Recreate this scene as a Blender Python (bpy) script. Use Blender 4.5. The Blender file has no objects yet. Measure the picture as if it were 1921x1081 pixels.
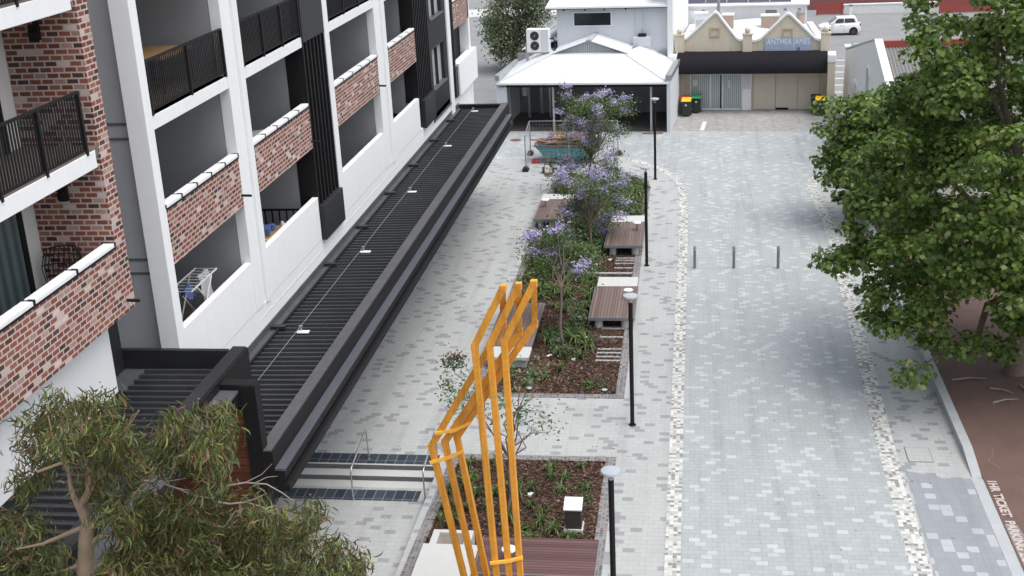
import bpy, math, random
import numpy as np
from mathutils import Vector, Matrix
random.seed(7); rng = np.random.default_rng(7)
scene = bpy.context.scene
COL = scene.collection
R = math.radians

# ------------------------------------------------------------------ camera
FPX, IW, IH, CX, CY, CAMH = 2341.0, 1921, 1081, 960.0, 540.0, 17.7
def _n(v):
    v = np.array(v, float); return v / np.linalg.norm(v)
_Y = _n((345, 866, FPX)); _Z = -_n((330, -6460, FPX)); _X = np.cross(_Y, _Z)
if _X[0] < 0: _X = -_X
_M = np.stack([_X, _Y, _Z]); _C = np.array([0, 0, CAMH])
def at(u, v, z=None, x=None, y=None):
    """world point seen at photo pixel (u,v) on the plane z=, x= or y="""
    d = _M @ np.array([u - CX, CY - v, FPX])
    t = (z - _C[2]) / d[2] if z is not None else (x / d[0] if x is not None else y / d[1])
    return _C + t * d
cam = bpy.data.cameras.new('camera'); camo = bpy.data.objects.new('camera', cam); COL.objects.link(camo)
cam.sensor_width = 36; cam.lens = FPX / IW * 36; cam.clip_end = 2000; cam.clip_start = 0.1
right = _M @ np.array([1, 0, 0]); up = _M @ np.array([0, 1, 0]); back = -(_M @ np.array([0, 0, 1]))
camo.matrix_world = Matrix(((right[0], up[0], back[0], 0), (right[1], up[1], back[1], 0),
                            (right[2], up[2], back[2], CAMH), (0, 0, 0, 1)))
scene.camera = camo

# ------------------------------------------------------------------ light
SUN_EL, SUN_AZ = 68.0, 112.0          # azimuth clockwise from +Y
world = bpy.data.worlds.new("World"); scene.world = world; world.use_nodes = True
wn = world.node_tree.nodes; wl = world.node_tree.links
bg = wn['Background']; sky = wn.new('ShaderNodeTexSky'); sky.sky_type = 'NISHITA'; sky.sun_disc = False
sky.sun_elevation = R(SUN_EL); sky.sun_rotation = R(SUN_AZ)
sky.air_density = 1.0; sky.dust_density = 4.0; sky.ozone_density = 1.0
hs = wn.new('ShaderNodeHueSaturation'); hs.inputs['Saturation'].default_value = 0.45
wl.new(sky.outputs[0], hs.inputs['Color']); wl.new(hs.outputs[0], bg.inputs['Color'])
bg.inputs['Strength'].default_value = 0.15
sl = bpy.data.lights.new('sun', 'SUN'); sl.energy = 0.65; sl.angle = R(55); sl.color = (1.0, 0.985, 0.965)
so = bpy.data.objects.new('sun', sl); COL.objects.link(so)
sd = Vector((math.sin(R(SUN_AZ)) * math.cos(R(SUN_EL)), math.cos(R(SUN_AZ)) * math.cos(R(SUN_EL)), math.sin(R(SUN_EL))))
so.rotation_euler = (-sd).to_track_quat('-Z', 'Y').to_euler(); so.location = (30, 0, 60)
vs = scene.view_settings; vs.view_transform = 'Standard'; vs.look = 'None'; vs.gamma = 1
vs.exposure = 0.78
scene.render.engine = 'CYCLES'

# ------------------------------------------------------------------ object helpers
def tag(o, label=None, cat=None, group=None, kind=None):
    if label: o['label'] = label
    if cat: o['category'] = cat
    if group: o['group'] = group
    if kind: o['kind'] = kind
    return o
def thing(name, label, cat, loc=(0, 0, 0), rz=0.0, group=None):
    o = bpy.data.objects.new(name, None); COL.objects.link(o)
    o.empty_display_size = 0.2
    o.location = loc; o.rotation_euler = (0, 0, rz)
    return tag(o, label, cat, group)
def copy_tree(o, parent=None):
    c = o.copy(); COL.objects.link(c)
    if parent is not None: c.parent = parent
    for ch in list(o.children): copy_tree(ch, c)
    return c
class MB:
    def __init__(s): s.v = []; s.f = []
    def add(s, vs, fs):
        b = len(s.v); s.v += [tuple(map(float, p)) for p in vs]; s.f += [tuple(i + b for i in f) for f in fs]; return s
    def box(s, x0, x1, y0, y1, z0, z1):
        x0, x1 = min(x0, x1), max(x0, x1); y0, y1 = min(y0, y1), max(y0, y1); z0, z1 = min(z0, z1), max(z0, z1)
        return s.add([(x0,y0,z0),(x1,y0,z0),(x1,y1,z0),(x0,y1,z0),(x0,y0,z1),(x1,y0,z1),(x1,y1,z1),(x0,y1,z1)],
              [(0,3,2,1),(4,5,6,7),(0,1,5,4),(1,2,6,5),(2,3,7,6),(3,0,4,7)])
    def obox(s, c, size, rz=0, rx=0, ry=0):
        m = Matrix.Translation(c) @ Matrix.Rotation(rz, 4, 'Z') @ Matrix.Rotation(ry, 4, 'Y') @ Matrix.Rotation(rx, 4, 'X')
        a, b, c2 = size[0]/2, size[1]/2, size[2]/2
        vs = [m @ Vector(p) for p in [(-a,-b,-c2),(a,-b,-c2),(a,b,-c2),(-a,b,-c2),(-a,-b,c2),(a,-b,c2),(a,b,c2),(-a,b,c2)]]
        return s.add(vs, [(0,3,2,1),(4,5,6,7),(0,1,5,4),(1,2,6,5),(2,3,7,6),(3,0,4,7)])
    def prism(s, poly, z0, z1):
        n = len(poly)
        vs = [(p[0], p[1], z0) for p in poly] + [(p[0], p[1], z1) for p in poly]
        return s.add(vs, [tuple(range(n))[::-1], tuple(range(n, 2*n))] + [(i, (i+1) % n, n+(i+1) % n, n+i) for i in range(n)])
    def extr(s, poly3, d):
        n = len(poly3); vs = [Vector(p) for p in poly3]; d = Vector(d); vs = vs + [p + d for p in vs]
        return s.add(vs, [tuple(range(n)), tuple(range(n, 2*n))[::-1]] + [(i, n+i, n+(i+1) % n, (i+1) % n) for i in range(n)])
    def poly(s, pts): return s.add(pts, [tuple(range(len(pts)))])
    def cyl(s, c, r, z0, z1, n=16, r1=None):
        r1 = r if r1 is None else r1
        vs = [(c[0]+r*math.cos(2*math.pi*i/n), c[1]+r*math.sin(2*math.pi*i/n), z0) for i in range(n)] + \
             [(c[0]+r1*math.cos(2*math.pi*i/n), c[1]+r1*math.sin(2*math.pi*i/n), z1) for i in range(n)]
        return s.add(vs, [tuple(range(n))[::-1], tuple(range(n, 2*n))] + [(i, (i+1) % n, n+(i+1) % n, n+i) for i in range(n)])
    def cyldir(s, a, b, r, n=10, r1=None):
        return s.tube([a, b], [r, r if r1 is None else r1], n)
    def tube(s, pts, r, n=8):
        pts = [Vector(p) for p in pts]; rs = r if isinstance(r, (list, tuple)) else [r]*len(pts)
        rings = []; ref = None
        for i, p in enumerate(pts):
            t = (pts[min(i+1, len(pts)-1)] - pts[max(i-1, 0)]).normalized()
            if ref is None:
                ref = Vector((0, 0, 1)) if abs(t.z) < 0.9 else Vector((1, 0, 0))
            u = (ref - t*ref.dot(t)).normalized(); w = t.cross(u); ref = u
            rings.append([p + (u*math.cos(2*math.pi*k/n) + w*math.sin(2*math.pi*k/n))*rs[i] for k in range(n)])
        vs = [q for rg in rings for q in rg]; fs = []
        for i in range(len(rings)-1):
            for k in range(n):
                a = i*n+k; b = i*n+(k+1) % n; fs.append((a, b, b+n, a+n))
        fs.append(tuple(range(n))[::-1]); fs.append(tuple(range((len(rings)-1)*n, len(rings)*n)))
        return s.add(vs, fs)
    def bar(s, a, b, w, h=None):
        """square bar between two points"""
        h = h or w; a = Vector(a); b = Vector(b); t = (b-a).normalized()
        ref = Vector((0, 0, 1)) if abs(t.z) < 0.95 else Vector((0, 1, 0))
        u = t.cross(ref).normalized(); q = u.cross(t).normalized()
        o = [(-1,-1),(1,-1),(1,1),(-1,1)]
        vs = [a + u*i*w/2 + q*j*h/2 for i, j in o] + [b + u*i*w/2 + q*j*h/2 for i, j in o]
        return s.add(vs, [(0,3,2,1),(4,5,6,7),(0,1,5,4),(1,2,6,5),(2,3,7,6),(3,0,4,7)])
    def sphere(s, c, r, n=12, m=8, sq=(1, 1, 1)):
        vs = [(c[0], c[1], c[2]-r*sq[2])]
        for j in range(1, m):
            a = -math.pi/2 + math.pi*j/m
            for i in range(n):
                b = 2*math.pi*i/n; vs.append((c[0]+r*sq[0]*math.cos(a)*math.cos(b), c[1]+r*sq[1]*math.cos(a)*math.sin(b), c[2]+r*sq[2]*math.sin(a)))
        vs.append((c[0], c[1], c[2]+r*sq[2])); fs = []
        for i in range(n): fs.append((0, 1+(i+1) % n, 1+i))
        for j in range(m-2):
            for i in range(n):
                a = 1+j*n+i; b = 1+j*n+(i+1) % n; fs.append((a, b, b+n, a+n))
        L = len(vs)-1; o = 1+(m-2)*n
        for i in range(n): fs.append((o+i, o+(i+1) % n, L))
        return s.add(vs, fs)
    def build(s, name, m, parent=None, smooth=False, bevel=0, loc=None, rz=0):
        me = bpy.data.meshes.new(name); me.from_pydata(s.v, [], s.f); me.update()
        if smooth:
            me.polygons.foreach_set('use_smooth', [True]*len(me.polygons))
        o = bpy.data.objects.new(name, me); COL.objects.link(o)
        if m: me.materials.append(m)
        if parent is not None: o.parent = parent
        if loc is not None: o.location = loc; o.rotation_euler = (0, 0, rz)
        if bevel:
            b = o.modifiers.new('bevel', 'BEVEL'); b.width = bevel; b.segments = 2; b.limit_method = 'ANGLE'; b.angle_limit = R(50)
        if smooth: 
            try: me.set_sharp_from_angle(angle=R(45))
            except Exception: pass
        return o
def B(name, m, parent, *bx, bevel=0):
    mb = MB()
    for b in bx: mb.box(*b)
    return mb.build(name, m, parent, bevel=bevel)
def np_mesh(name, V, F, m, parent=None):
    """V (n,3) verts, F (k,c) faces of equal corner count"""
    me = bpy.data.meshes.new(name); V = np.asarray(V, np.float32); F = np.asarray(F, np.int32)
    k, c = F.shape
    me.vertices.add(len(V)); me.vertices.foreach_set('co', V.ravel())
    me.loops.add(k*c); me.loops.foreach_set('vertex_index', F.ravel())
    me.polygons.add(k); me.polygons.foreach_set('loop_start', np.arange(0, k*c, c, dtype=np.int32))
    me.update(calc_edges=True); me.validate()
    if m: me.materials.append(m)
    o = bpy.data.objects.new(name, me); COL.objects.link(o)
    if parent is not None: o.parent = parent
    return o

# ------------------------------------------------------------------ materials
class NT:
    def __init__(s, name):
        s.m = bpy.data.materials.new(name); s.m.use_nodes = True; s.t = s.m.node_tree
        s.p = s.t.nodes['Principled BSDF']; s.out = s.t.nodes['Material Output']
    def n(s, typ, **k):
        nd = s.t.nodes.new(typ)
        for a, v in k.items(): setattr(nd, a, v)
        return nd
    def link(s, a, b): s.t.links.new(a, b)
    def setin(s, sock, v):
        if isinstance(v, bpy.types.NodeSocket): s.link(v, sock)
        elif isinstance(v, (tuple, list)) and len(v) == 3 and sock.type == 'RGBA': sock.default_value = (*v, 1)
        else: sock.default_value = v
    def math(s, op, a, b=None, c=None):
        nd = s.n('ShaderNodeMath', operation=op); s.setin(nd.inputs[0], a)
        if b is not None: s.setin(nd.inputs[1], b)
        if c is not None: s.setin(nd.inputs[2], c)
        return nd.outputs[0]
    def mix(s, f, a, b, blend='MIX'):
        nd = s.n('ShaderNodeMix', data_type='RGBA', blend_type=blend)
        s.setin(nd.inputs['Factor'], f); s.setin(nd.inputs[6], a); s.setin(nd.inputs[7], b); return nd.outputs[2]
    def pos(s):
        g = s.n('ShaderNodeNewGeometry'); return g
    def noise(s, vec, scale, detail=3, rough=0.55):
        nd = s.n('ShaderNodeTexNoise'); nd.inputs['Scale'].default_value = scale; nd.inputs['Detail'].default_value = detail
        nd.inputs['Roughness'].default_value = rough
        if vec is not None: s.link(vec, nd.inputs['Vector'])
        return nd.outputs['Fac']
    def ramp(s, f, stops, interp='LINEAR'):
        nd = s.n('ShaderNodeValToRGB'); cr = nd.color_ramp; cr.interpolation = interp
        while len(cr.elements) < len(stops): cr.elements.new(0.5)
        for e, (p, c) in zip(cr.elements, stops): e.position = p; e.color = (*c, 1)
        s.link(f, nd.inputs[0]); return nd.outputs[0]
    def bump(s, h, strength=0.3, dist=0.02):
        nd = s.n('ShaderNodeBump'); nd.inputs['Strength'].default_value = strength; nd.inputs['Distance'].default_value = dist
        s.link(h, nd.inputs['Height']); s.link(nd.outputs[0], s.p.inputs['Normal'])
    def white(s, vec):
        nd = s.n('ShaderNodeTexWhiteNoise', noise_dimensions='3D'); s.link(vec, nd.inputs['Vector']); return nd
    def comb(s, x, y, z=0.0):
        nd = s.n('ShaderNodeCombineXYZ'); s.setin(nd.inputs[0], x); s.setin(nd.inputs[1], y); s.setin(nd.inputs[2], z); return nd.outputs[0]
    def sep(s, v):
        nd = s.n('ShaderNodeSeparateXYZ'); s.link(v, nd.inputs[0]); return nd.outputs
    def fin(s, col=None, rough=0.6, metal=0.0, spec=None):
        if col is not None: s.setin(s.p.inputs['Base Color'], col)
        s.setin(s.p.inputs['Roughness'], rough); s.setin(s.p.inputs['Metallic'], metal)
        if spec is not None: s.p.inputs['Specular IOR Level'].default_value = spec
        return s.m
def sc(c, k): return tuple(min(1, x*k) for x in c)
def plain(name, c, rough=0.6, metal=0.0, var=0.12, scale=3.0, streak=0.0, bump=0.0, bscale=60, spec=None):
    """paint / concrete / metal with mottling, optional rain streaks and fine bump"""
    t = NT(name); g = t.n('ShaderNodeTexCoord').outputs['Object']
    f = t.noise(g, scale, 5, 0.6)
    col = t.mix(f, sc(c, 1-var), sc(c, 1+var))
    if streak:
        mp = t.n('ShaderNodeMapping'); mp.inputs['Scale'].default_value = (3.0, 3.0, 0.25); t.link(g, mp.inputs['Vector'])
        f2 = t.noise(mp.outputs[0], 2.2, 4, 0.6)
        k = t.ramp(f2, [(0.45, (0, 0, 0)), (0.75, (1, 1, 1))])
        kk = t.math('MULTIPLY', k, streak)
        col = t.mix(kk, col, sc(c, 0.55))
    f3 = t.noise(g, 11, 3); rr = t.math('MULTIPLY_ADD', f3, 0.25, rough-0.12)
    if bump: t.bump(t.noise(g, bscale, 2), bump, 0.01)
    return t.fin(col, rr, metal, spec)
def paver(name, w, h, base, accent, frac, var=0.08, joint=0.55, jw=0.006, block=4, stain=0.12, offset=0.5, rot=0.0, stagger=True, tint=None):
    t = NT(name); P = t.n('ShaderNodeNewGeometry').outputs['Position']
    if rot:
        mp = t.n('ShaderNodeMapping'); mp.inputs['Rotation'].default_value = (0, 0, rot); t.link(P, mp.inputs['Vector']); PP = mp.outputs[0]
    else: PP = P
    x, y, z = t.sep(PP)
    ys = t.math('DIVIDE', y, h); row = t.math('FLOOR', ys)
    xs = t.math('DIVIDE', x, w)
    if stagger: xs = t.math('ADD', xs, t.math('MULTIPLY', t.math('FLOORED_MODULO', row, 2.0), offset))
    col = t.math('FLOOR', xs)
    sh = t.math('FLOOR', t.math('MULTIPLY', t.white(t.comb(row, 5.5, 1.2)).outputs['Value'], 97.0)); cs = t.math('ADD', col, sh)
    blk = t.math('FLOOR', t.math('DIVIDE', cs, float(block)))
    wb = t.white(t.comb(blk, row, 3.3)); r, g_, b_ = t.sep(wb.outputs['Color'])
    pick = t.math('FLOOR', t.math('MULTIPLY', r, float(block)))
    inb = t.math('FLOORED_MODULO', cs, float(block))
    isp = t.math('COMPARE', pick, inb, 0.5)
    acc = t.math('MULTIPLY', isp, t.math('LESS_THAN', g_, frac*block))
    wc = t.white(t.comb(col, row, 9.1)); v1 = wc.outputs['Value']
    c0 = t.mix(v1, sc(base, 1-var), sc(base, 1+var))
    if tint: c0 = t.mix(t.math('MULTIPLY', t.noise(P, 0.16, 3), 0.9), c0, tint)
    c1 = t.mix(v1, sc(accent, 1-var), sc(accent, 1+var))
    c = t.mix(acc, c0, c1)
    fx = t.math('FRACT', xs); fy = t.math('FRACT', ys)
    dx = t.math('MULTIPLY', t.math('MINIMUM', fx, t.math('SUBTRACT', 1.0, fx)), w)
    dy = t.math('MULTIPLY', t.math('MINIMUM', fy, t.math('SUBTRACT', 1.0, fy)), h)
    j = t.math('LESS_THAN', t.math('MINIMUM', dx, dy), jw)
    c = t.mix(j, c, sc(base, joint))
    st = t.noise(P, 0.35, 5, 0.65); st2 = t.noise(P, 3.5, 4, 0.6)
    k = t.math('MULTIPLY_ADD', st, stain*2, 1-stain); k2 = t.math('MULTIPLY_ADD', st2, stain, 1-stain*0.5)
    mpv = t.n('ShaderNodeMapping'); mpv.inputs['Scale'].default_value = (2.2, 0.10, 1.0); t.link(P, mpv.inputs['Vector'])
    sk = t.ramp(t.noise(mpv.outputs[0], 0.9, 4, 0.6), [(0.50, (1, 1, 1)), (0.72, (0.84, 0.84, 0.85))])
    vs2 = t.n('ShaderNodeTexVoronoi'); vs2.inputs['Scale'].default_value = 1.1; t.link(P, vs2.inputs['Vector'])
    spot = t.ramp(vs2.outputs['Distance'], [(0.035, (0.72, 0.71, 0.70)), (0.06, (1, 1, 1))])
    kk = t.math('MULTIPLY', k, k2)
    c = t.mix(1.0, c, t.comb(kk, kk, kk), 'MULTIPLY'); c = t.mix(1.0, c, sk, 'MULTIPLY'); c = t.mix(1.0, c, spot, 'MULTIPLY')
    t.bump(t.math('SUBTRACT', 1.0, j), 0.25, 0.01)
    return t.fin(c, 0.75, 0, 0.3)
def cells(name, w, h, cols, rough=0.7, byface=False, mortar=None, jw=0.006, stagger=0.5, stain=0.15, bumpd=0.01):
    """coursed units picked at random from a weighted list; byface: courses stand on walls"""
    t = NT(name); G = t.n('ShaderNodeNewGeometry'); P = G.outputs['Position']; x, y, z = t.sep(P)
    if byface:
        nx, ny, nz = t.sep(G.outputs['True Normal'])
        fx_ = t.math('GREATER_THAN', t.math('ABSOLUTE', nx), 0.6)
        u = t.math('ADD', t.math('MULTIPLY', fx_, y), t.math('MULTIPLY', t.math('SUBTRACT', 1.0, fx_), x)); v = z
    else: u, v = x, y
    vs_ = t.math('DIVIDE', v, h); row = t.math('FLOOR', vs_)
    us = t.math('ADD', t.math('DIVIDE', u, w), t.math('MULTIPLY', t.math('FLOORED_MODULO', row, 2.0), stagger))
    col = t.math('FLOOR', us)
    wc = t.white(t.comb(col, row, 2.2))
    stops = []; a = 0.0; tot = sum(c[0] for c in cols)
    for wt, c in cols: stops.append((a, c)); a += wt/tot
    c = t.ramp(wc.outputs['Value'], stops, 'CONSTANT')
    r, g_, b_ = t.sep(wc.outputs['Color'])
    k = t.math('MULTIPLY_ADD', g_, 0.3, 0.85); c = t.mix(1.0, c, t.comb(k, k, k), 'MULTIPLY')
    fx = t.math('FRACT', us); fy = t.math('FRACT', vs_)
    dx = t.math('MULTIPLY', t.math('MINIMUM', fx, t.math('SUBTRACT', 1.0, fx)), w)
    dy = t.math('MULTIPLY', t.math('MINIMUM', fy, t.math('SUBTRACT', 1.0, fy)), h)
    d = t.math('MINIMUM', dx, dy)
    if mortar:
        wob = t.math('MULTIPLY_ADD', t.noise(P, 14, 3), 0.012, jw-0.006)
        j = t.math('LESS_THAN', d, wob); c = t.mix(j, c, mortar)
        t.bump(t.math('SUBTRACT', 1.0, j), 0.6, bumpd)
    n1 = t.noise(P, 1.1, 4, 0.6); kk = t.math('MULTIPLY_ADD', n1, stain*2, 1-stain)
    c = t.mix(1.0, c, t.comb(kk, kk, kk), 'MULTIPLY')
    return t.fin(c, rough, 0, 0.25)
def leafmat(name, stops, rough=0.5, trans=0.35, spec=0.4, ns=1.3):
    t = NT(name); G = t.n('ShaderNodeNewGeometry'); rnd = G.outputs['Random Per Island']
    c = t.ramp(rnd, stops)
    P = G.outputs['Position']; k = t.math('MULTIPLY_ADD', t.noise(P, ns, 3, 0.6), 1.7, 0.15)
    c = t.mix(1.0, c, t.comb(k, k, k), 'MULTIPLY')
    t.fin(c, rough, 0, spec)
    tr = t.n('ShaderNodeBsdfTranslucent'); t.link(t.mix(1.0, c, (1.25, 1.3, 0.7), 'MULTIPLY'), tr.inputs['Color'])
    mx = t.n('ShaderNodeMixShader'); mx.inputs[0].default_value = trans
    t.link(t.p.outputs[0], mx.inputs[1]); t.link(tr.outputs[0], mx.inputs[2]); t.link(mx.outputs[0], t.out.inputs['Surface'])
    return t.m
def planks(name, c1, c2, w, axis='x', gap=0.008, along=4.0):
    t = NT(name); P = t.n('ShaderNodeNewGeometry').outputs['Position']; x, y, z = t.sep(P)
    u = {'x': x, 'y': y, 'z': z}[axis]
    us = t.math('DIVIDE', u, w); i = t.math('FLOOR', us)
    r = t.white(t.comb(i, 1.7, 4.4)).outputs['Value']
    mp = t.n('ShaderNodeMapping'); s_ = [2.0, 2.0, 2.0]; s_['xyz'.index(axis)] = 22.0
    mp.inputs['Scale'].default_value = s_; t.link(P, mp.inputs['Vector'])
    f = t.math('ADD', t.math('MULTIPLY', r, 0.65), t.math('MULTIPLY', t.noise(mp.outputs[0], 1.0, 4, 0.6), 0.35))
    c = t.mix(f, c1, c2)
    fx = t.math('FRACT', us); d = t.math('MULTIPLY', t.math('MINIMUM', fx, t.math('SUBTRACT', 1.0, fx)), w)
    j = t.math('LESS_THAN', d, gap); c = t.mix(j, c, sc(c1, 0.25))
    t.bump(t.math('SUBTRACT', 1.0, j), 0.5, 0.01)
    return t.fin(c, 0.55, 0, 0.35)
M = {}
M['white'] = plain('white_paint', (0.78, 0.795, 0.795), 0.6, var=0.03, streak=0.09)
M['offwhite'] = plain('offwhite_paint', (0.68, 0.68, 0.66), 0.65, var=0.05, streak=0.15)
M['grey_wall'] = plain('grey_render', (0.33, 0.34, 0.355), 0.8, var=0.06, streak=0.08, bump=0.2)
M['balcony_grey'] = plain('balcony_grey_render', (0.30, 0.31, 0.325), 0.85, var=0.08, bump=0.2)
M['balcony_floor'] = plain('balcony_floor_tile', (0.16, 0.13, 0.11), 0.6, var=0.15)
M['black'] = plain('black_powdercoat', (0.011, 0.011, 0.012), 0.55, var=0.25, scale=1.5, spec=0.25)
M['black_trim'] = plain('charcoal_trim', (0.024, 0.025, 0.028), 0.5, var=0.2, scale=1.2, spec=0.3)
M['black_roof'] = plain('charcoal_roof_sheet', (0.036, 0.038, 0.042), 0.5, var=0.4, scale=0.9, streak=0.35, spec=0.25)
M['ledge'] = plain('grey_ledge_sheet', (0.085, 0.088, 0.105), 0.4, var=0.15, scale=1.0)
M['lip'] = plain('weathered_lip_sheet', (0.075, 0.077, 0.080), 0.55, var=0.35, scale=2.5)
M['flash'] = plain('dull_flashing', (0.075, 0.08, 0.085), 0.45, var=0.45, scale=1.6)
M['galv'] = plain('galvanised_steel', (0.45, 0.46, 0.47), 0.4, 0.7, var=0.15)
M['steel'] = plain('stainless_steel', (0.55, 0.55, 0.56), 0.3, 0.9, var=0.08)
M['glass'] = plain('dark_window_glass', (0.02, 0.025, 0.03), 0.12, 0.0, var=0.2, spec=0.6)
M['black_rubber'] = plain('black_rubber', (0.015, 0.015, 0.015), 0.8, var=0.2)
M['concrete'] = plain('pale_concrete', (0.52, 0.53, 0.515), 0.8, var=0.07, scale=2.5, bump=0.25)
M['kerb'] = plain('kerb_concrete', (0.40, 0.42, 0.43), 0.8, var=0.15, scale=2.0, bump=0.3)
M['asphalt'] = plain('grey_asphalt', (0.23, 0.235, 0.235), 0.9, var=0.25, scale=0.6, bump=0.4)
M['ground'] = plain('far_ground', (0.24, 0.235, 0.225), 0.9, var=0.2, scale=0.2)
M['zinc'] = plain('white_roof_sheet', (0.68, 0.695, 0.705), 0.45, var=0.05, scale=0.8, streak=0.12)
M['grey_clad'] = plain('pale_grey_cladding', (0.60, 0.63, 0.66), 0.7, var=0.05, streak=0.10)
M['beige'] = plain('beige_render', (0.61, 0.545, 0.435), 0.85, var=0.09, scale=1.5, streak=0.22, bump=0.3)
M['beige_door'] = plain('beige_panel', (0.60, 0.545, 0.445), 0.6, var=0.04)
M['awning'] = plain('black_awning_canvas', (0.013, 0.012, 0.015), 0.85, var=0.3, scale=2.0, bump=0.2, spec=0.2)
M['orange'] = plain('orange_yellow_paint', (0.82, 0.345, 0.035), 0.5, var=0.30, scale=9.0, streak=0.95, bump=.2)
M['bright_yellow'] = plain('yellow_paint', (0.93, 0.50, 0.06), 0.4, var=0.06)
M['trunk'] = plain('grey_brown_bark', (0.16, 0.125, 0.10), 0.9, var=0.35, scale=6, bump=0.6, bscale=25)
M['eucbark'] = plain('tan_gum_bark', (0.34, 0.25, 0.17), 0.8, var=0.35, scale=4, bump=0.4, bscale=25)
M['twig'] = plain('bare_grey_twig', (0.30, 0.25, 0.22), 0.8, var=0.2, scale=8)
M['red_paint'] = plain('red_brown_paint', (0.30, 0.055, 0.045), 0.6, var=0.12)
M['red_asphalt'] = plain('red_asphalt', (0.135, 0.083, 0.068), 0.9, var=0.35, scale=0.7, bump=0.5)
M['walk'] = paver('light_pavers', 0.31, 0.205, (0.402, 0.420, 0.416), (0.278, 0.288, 0.295), 0.14, var=0.045, joint=0.80, block=6, stain=0.15, tint=(0.42, 0.433, 0.415))
M['road'] = paver('blue_grey_pavers', 0.31, 0.205, (0.345, 0.367, 0.390), (0.45, 0.478, 0.486), 0.17, var=0.05, joint=0.80, block=5, stain=0.17, tint=(0.375, 0.405, 0.385))
M['ramp'] = paver('ramp_pavers', 0.30, 0.30, (0.275, 0.295, 0.318), (0.41, 0.43, 0.437), 0.17, var=0.03, joint=0.86, block=4, stain=0.10, stagger=False)
M['lane'] = paver('grey_lane_pavers', 0.22, 0.11, (0.33, 0.325, 0.315), (0.42, 0.41, 0.40), 0.15, var=0.10, joint=0.6, block=5, stain=0.28, rot=R(4.7))
M['mosaic'] = cells('mosaic_setts', 0.112, 0.118, [(50, (0.56, 0.57, 0.535)), (24, (0.42, 0.425, 0.41)), (26, (0.25, 0.25, 0.24))], mortar=(0.5, 0.5, 0.48), jw=0.004, stagger=0.0, stain=0.1)
M['brick'] = cells('mixed_brick', 0.265, 0.118, [(34, (0.225, 0.082, 0.055)), (22, (0.155, 0.058, 0.044)), (14, (0.072, 0.043, 0.038)), (14, (0.25, 0.115, 0.085)), (11, (0.33, 0.23, 0.195)), (7, (0.50, 0.42, 0.38))],
                   byface=True, mortar=(0.50, 0.40, 0.365), jw=0.017, rough=0.85)
M['border'] = cells('border_brick', 0.115, 0.115, [(30, (0.17, 0.165, 0.17)), (30, (0.22, 0.21, 0.21)), (20, (0.26, 0.22, 0.21)), (20, (0.13, 0.125, 0.13))], mortar=(0.30, 0.30, 0.30), jw=0.008, stagger=0.0)
M['tactile'] = cells('charcoal_tactile_tiles', 0.30, 0.60, [(50, (0.035, 0.045, 0.06)), (50, (0.045, 0.055, 0.07))], mortar=(0.22, 0.25, 0.28), jw=0.010, stagger=0.0)
M['deck'] = planks('deck_boards_along', (0.105, 0.072, 0.060), (0.245, 0.178, 0.152), 0.118, 'x')
M['deck_cross'] = planks('deck_boards_across', (0.085, 0.042, 0.042), (0.175, 0.098, 0.092), 0.118, 'y')
M['cedar'] = planks('timber_wall_boards', (0.085, 0.028, 0.014), (0.15, 0.05, 0.026), 0.20, 'z')
# mulch: chips from voronoi
t = NT('bark_mulch'); P = t.n('ShaderNodeNewGeometry').outputs['Position']
vo = t.n('ShaderNodeTexVoronoi'); vo.inputs['Scale'].default_value = 16; t.link(P, vo.inputs['Vector'])
r_, g_, b_ = t.sep(vo.outputs['Color'])
c = t.ramp(r_, [(0, (0.025, 0.014, 0.011)), (0.45, (0.07, 0.040, 0.030)), (0.8, (0.13, 0.07, 0.05)), (1, (0.26, 0.17, 0.12))])
t.bump(vo.outputs['Distance'], 1.0, 0.05); M['mulch'] = t.fin(c, 0.9, 0, 0.2)
t = NT('mulch_chip'); c = t.ramp(t.n('ShaderNodeNewGeometry').outputs['Random Per Island'], [(0, (0.022, 0.015, 0.012)), (0.55, (0.062, 0.037, 0.027)), (0.88, (0.13, 0.082, 0.058)), (1, (0.27, 0.20, 0.15))])
M['chip'] = t.fin(c, 0.85, 0, 0.2)
# vertical blinds seen behind glass
t = NT('blinds_behind_glass'); P = t.n('ShaderNodeTexCoord').outputs['Object']; x, y, z = t.sep(P)
fx = t.math('FRACT', t.math('DIVIDE', x, 0.13)); c = t.ramp(fx, [(0, (0.16, 0.19, 0.20)), (0.3, (0.40, 0.45, 0.46)), (0.8, (0.50, 0.55, 0.56)), (1, (0.22, 0.26, 0.27))])
M['blinds'] = t.fin(c, 0.15, 0, 0.6)
t = NT('curtain_behind_glass'); P = t.n('ShaderNodeTexCoord').outputs['Object']; x, y, z = t.sep(P)
c = t.ramp(t.math('FRACT', t.math('DIVIDE', y, 0.34)), [(0, (0.05, 0.075, 0.08)), (0.5, (0.13, 0.17, 0.18)), (1, (0.05, 0.075, 0.08))])
M['curtain'] = t.fin(c, 0.15, 0, 0.6)
M['curtain_pale'] = plain('pale_curtain_glass', (0.45, 0.48, 0.49), 0.2, var=0.3, scale=4, spec=0.6)
M['plane_leaf'] = leafmat('broad_green_leaf', [(0, (0.052, 0.098, 0.022)), (0.4, (0.098, 0.168, 0.036)), (0.75, (0.165, 0.25, 0.056)), (0.94, (0.27, 0.34, 0.10)), (1, (0.34, 0.31, 0.12))], 0.42, 0.42)
M['gum_leaf'] = leafmat('gum_leaf', [(0, (0.036, 0.048, 0.018)), (0.35, (0.07, 0.088, 0.028)), (0.62, (0.125, 0.16, 0.045)), (0.76, (0.21, 0.235, 0.075)), (0.88, (0.18, 0.11, 0.055)), (1, (0.16, 0.07, 0.04))], 0.4, 0.2, ns=2.6)
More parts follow.
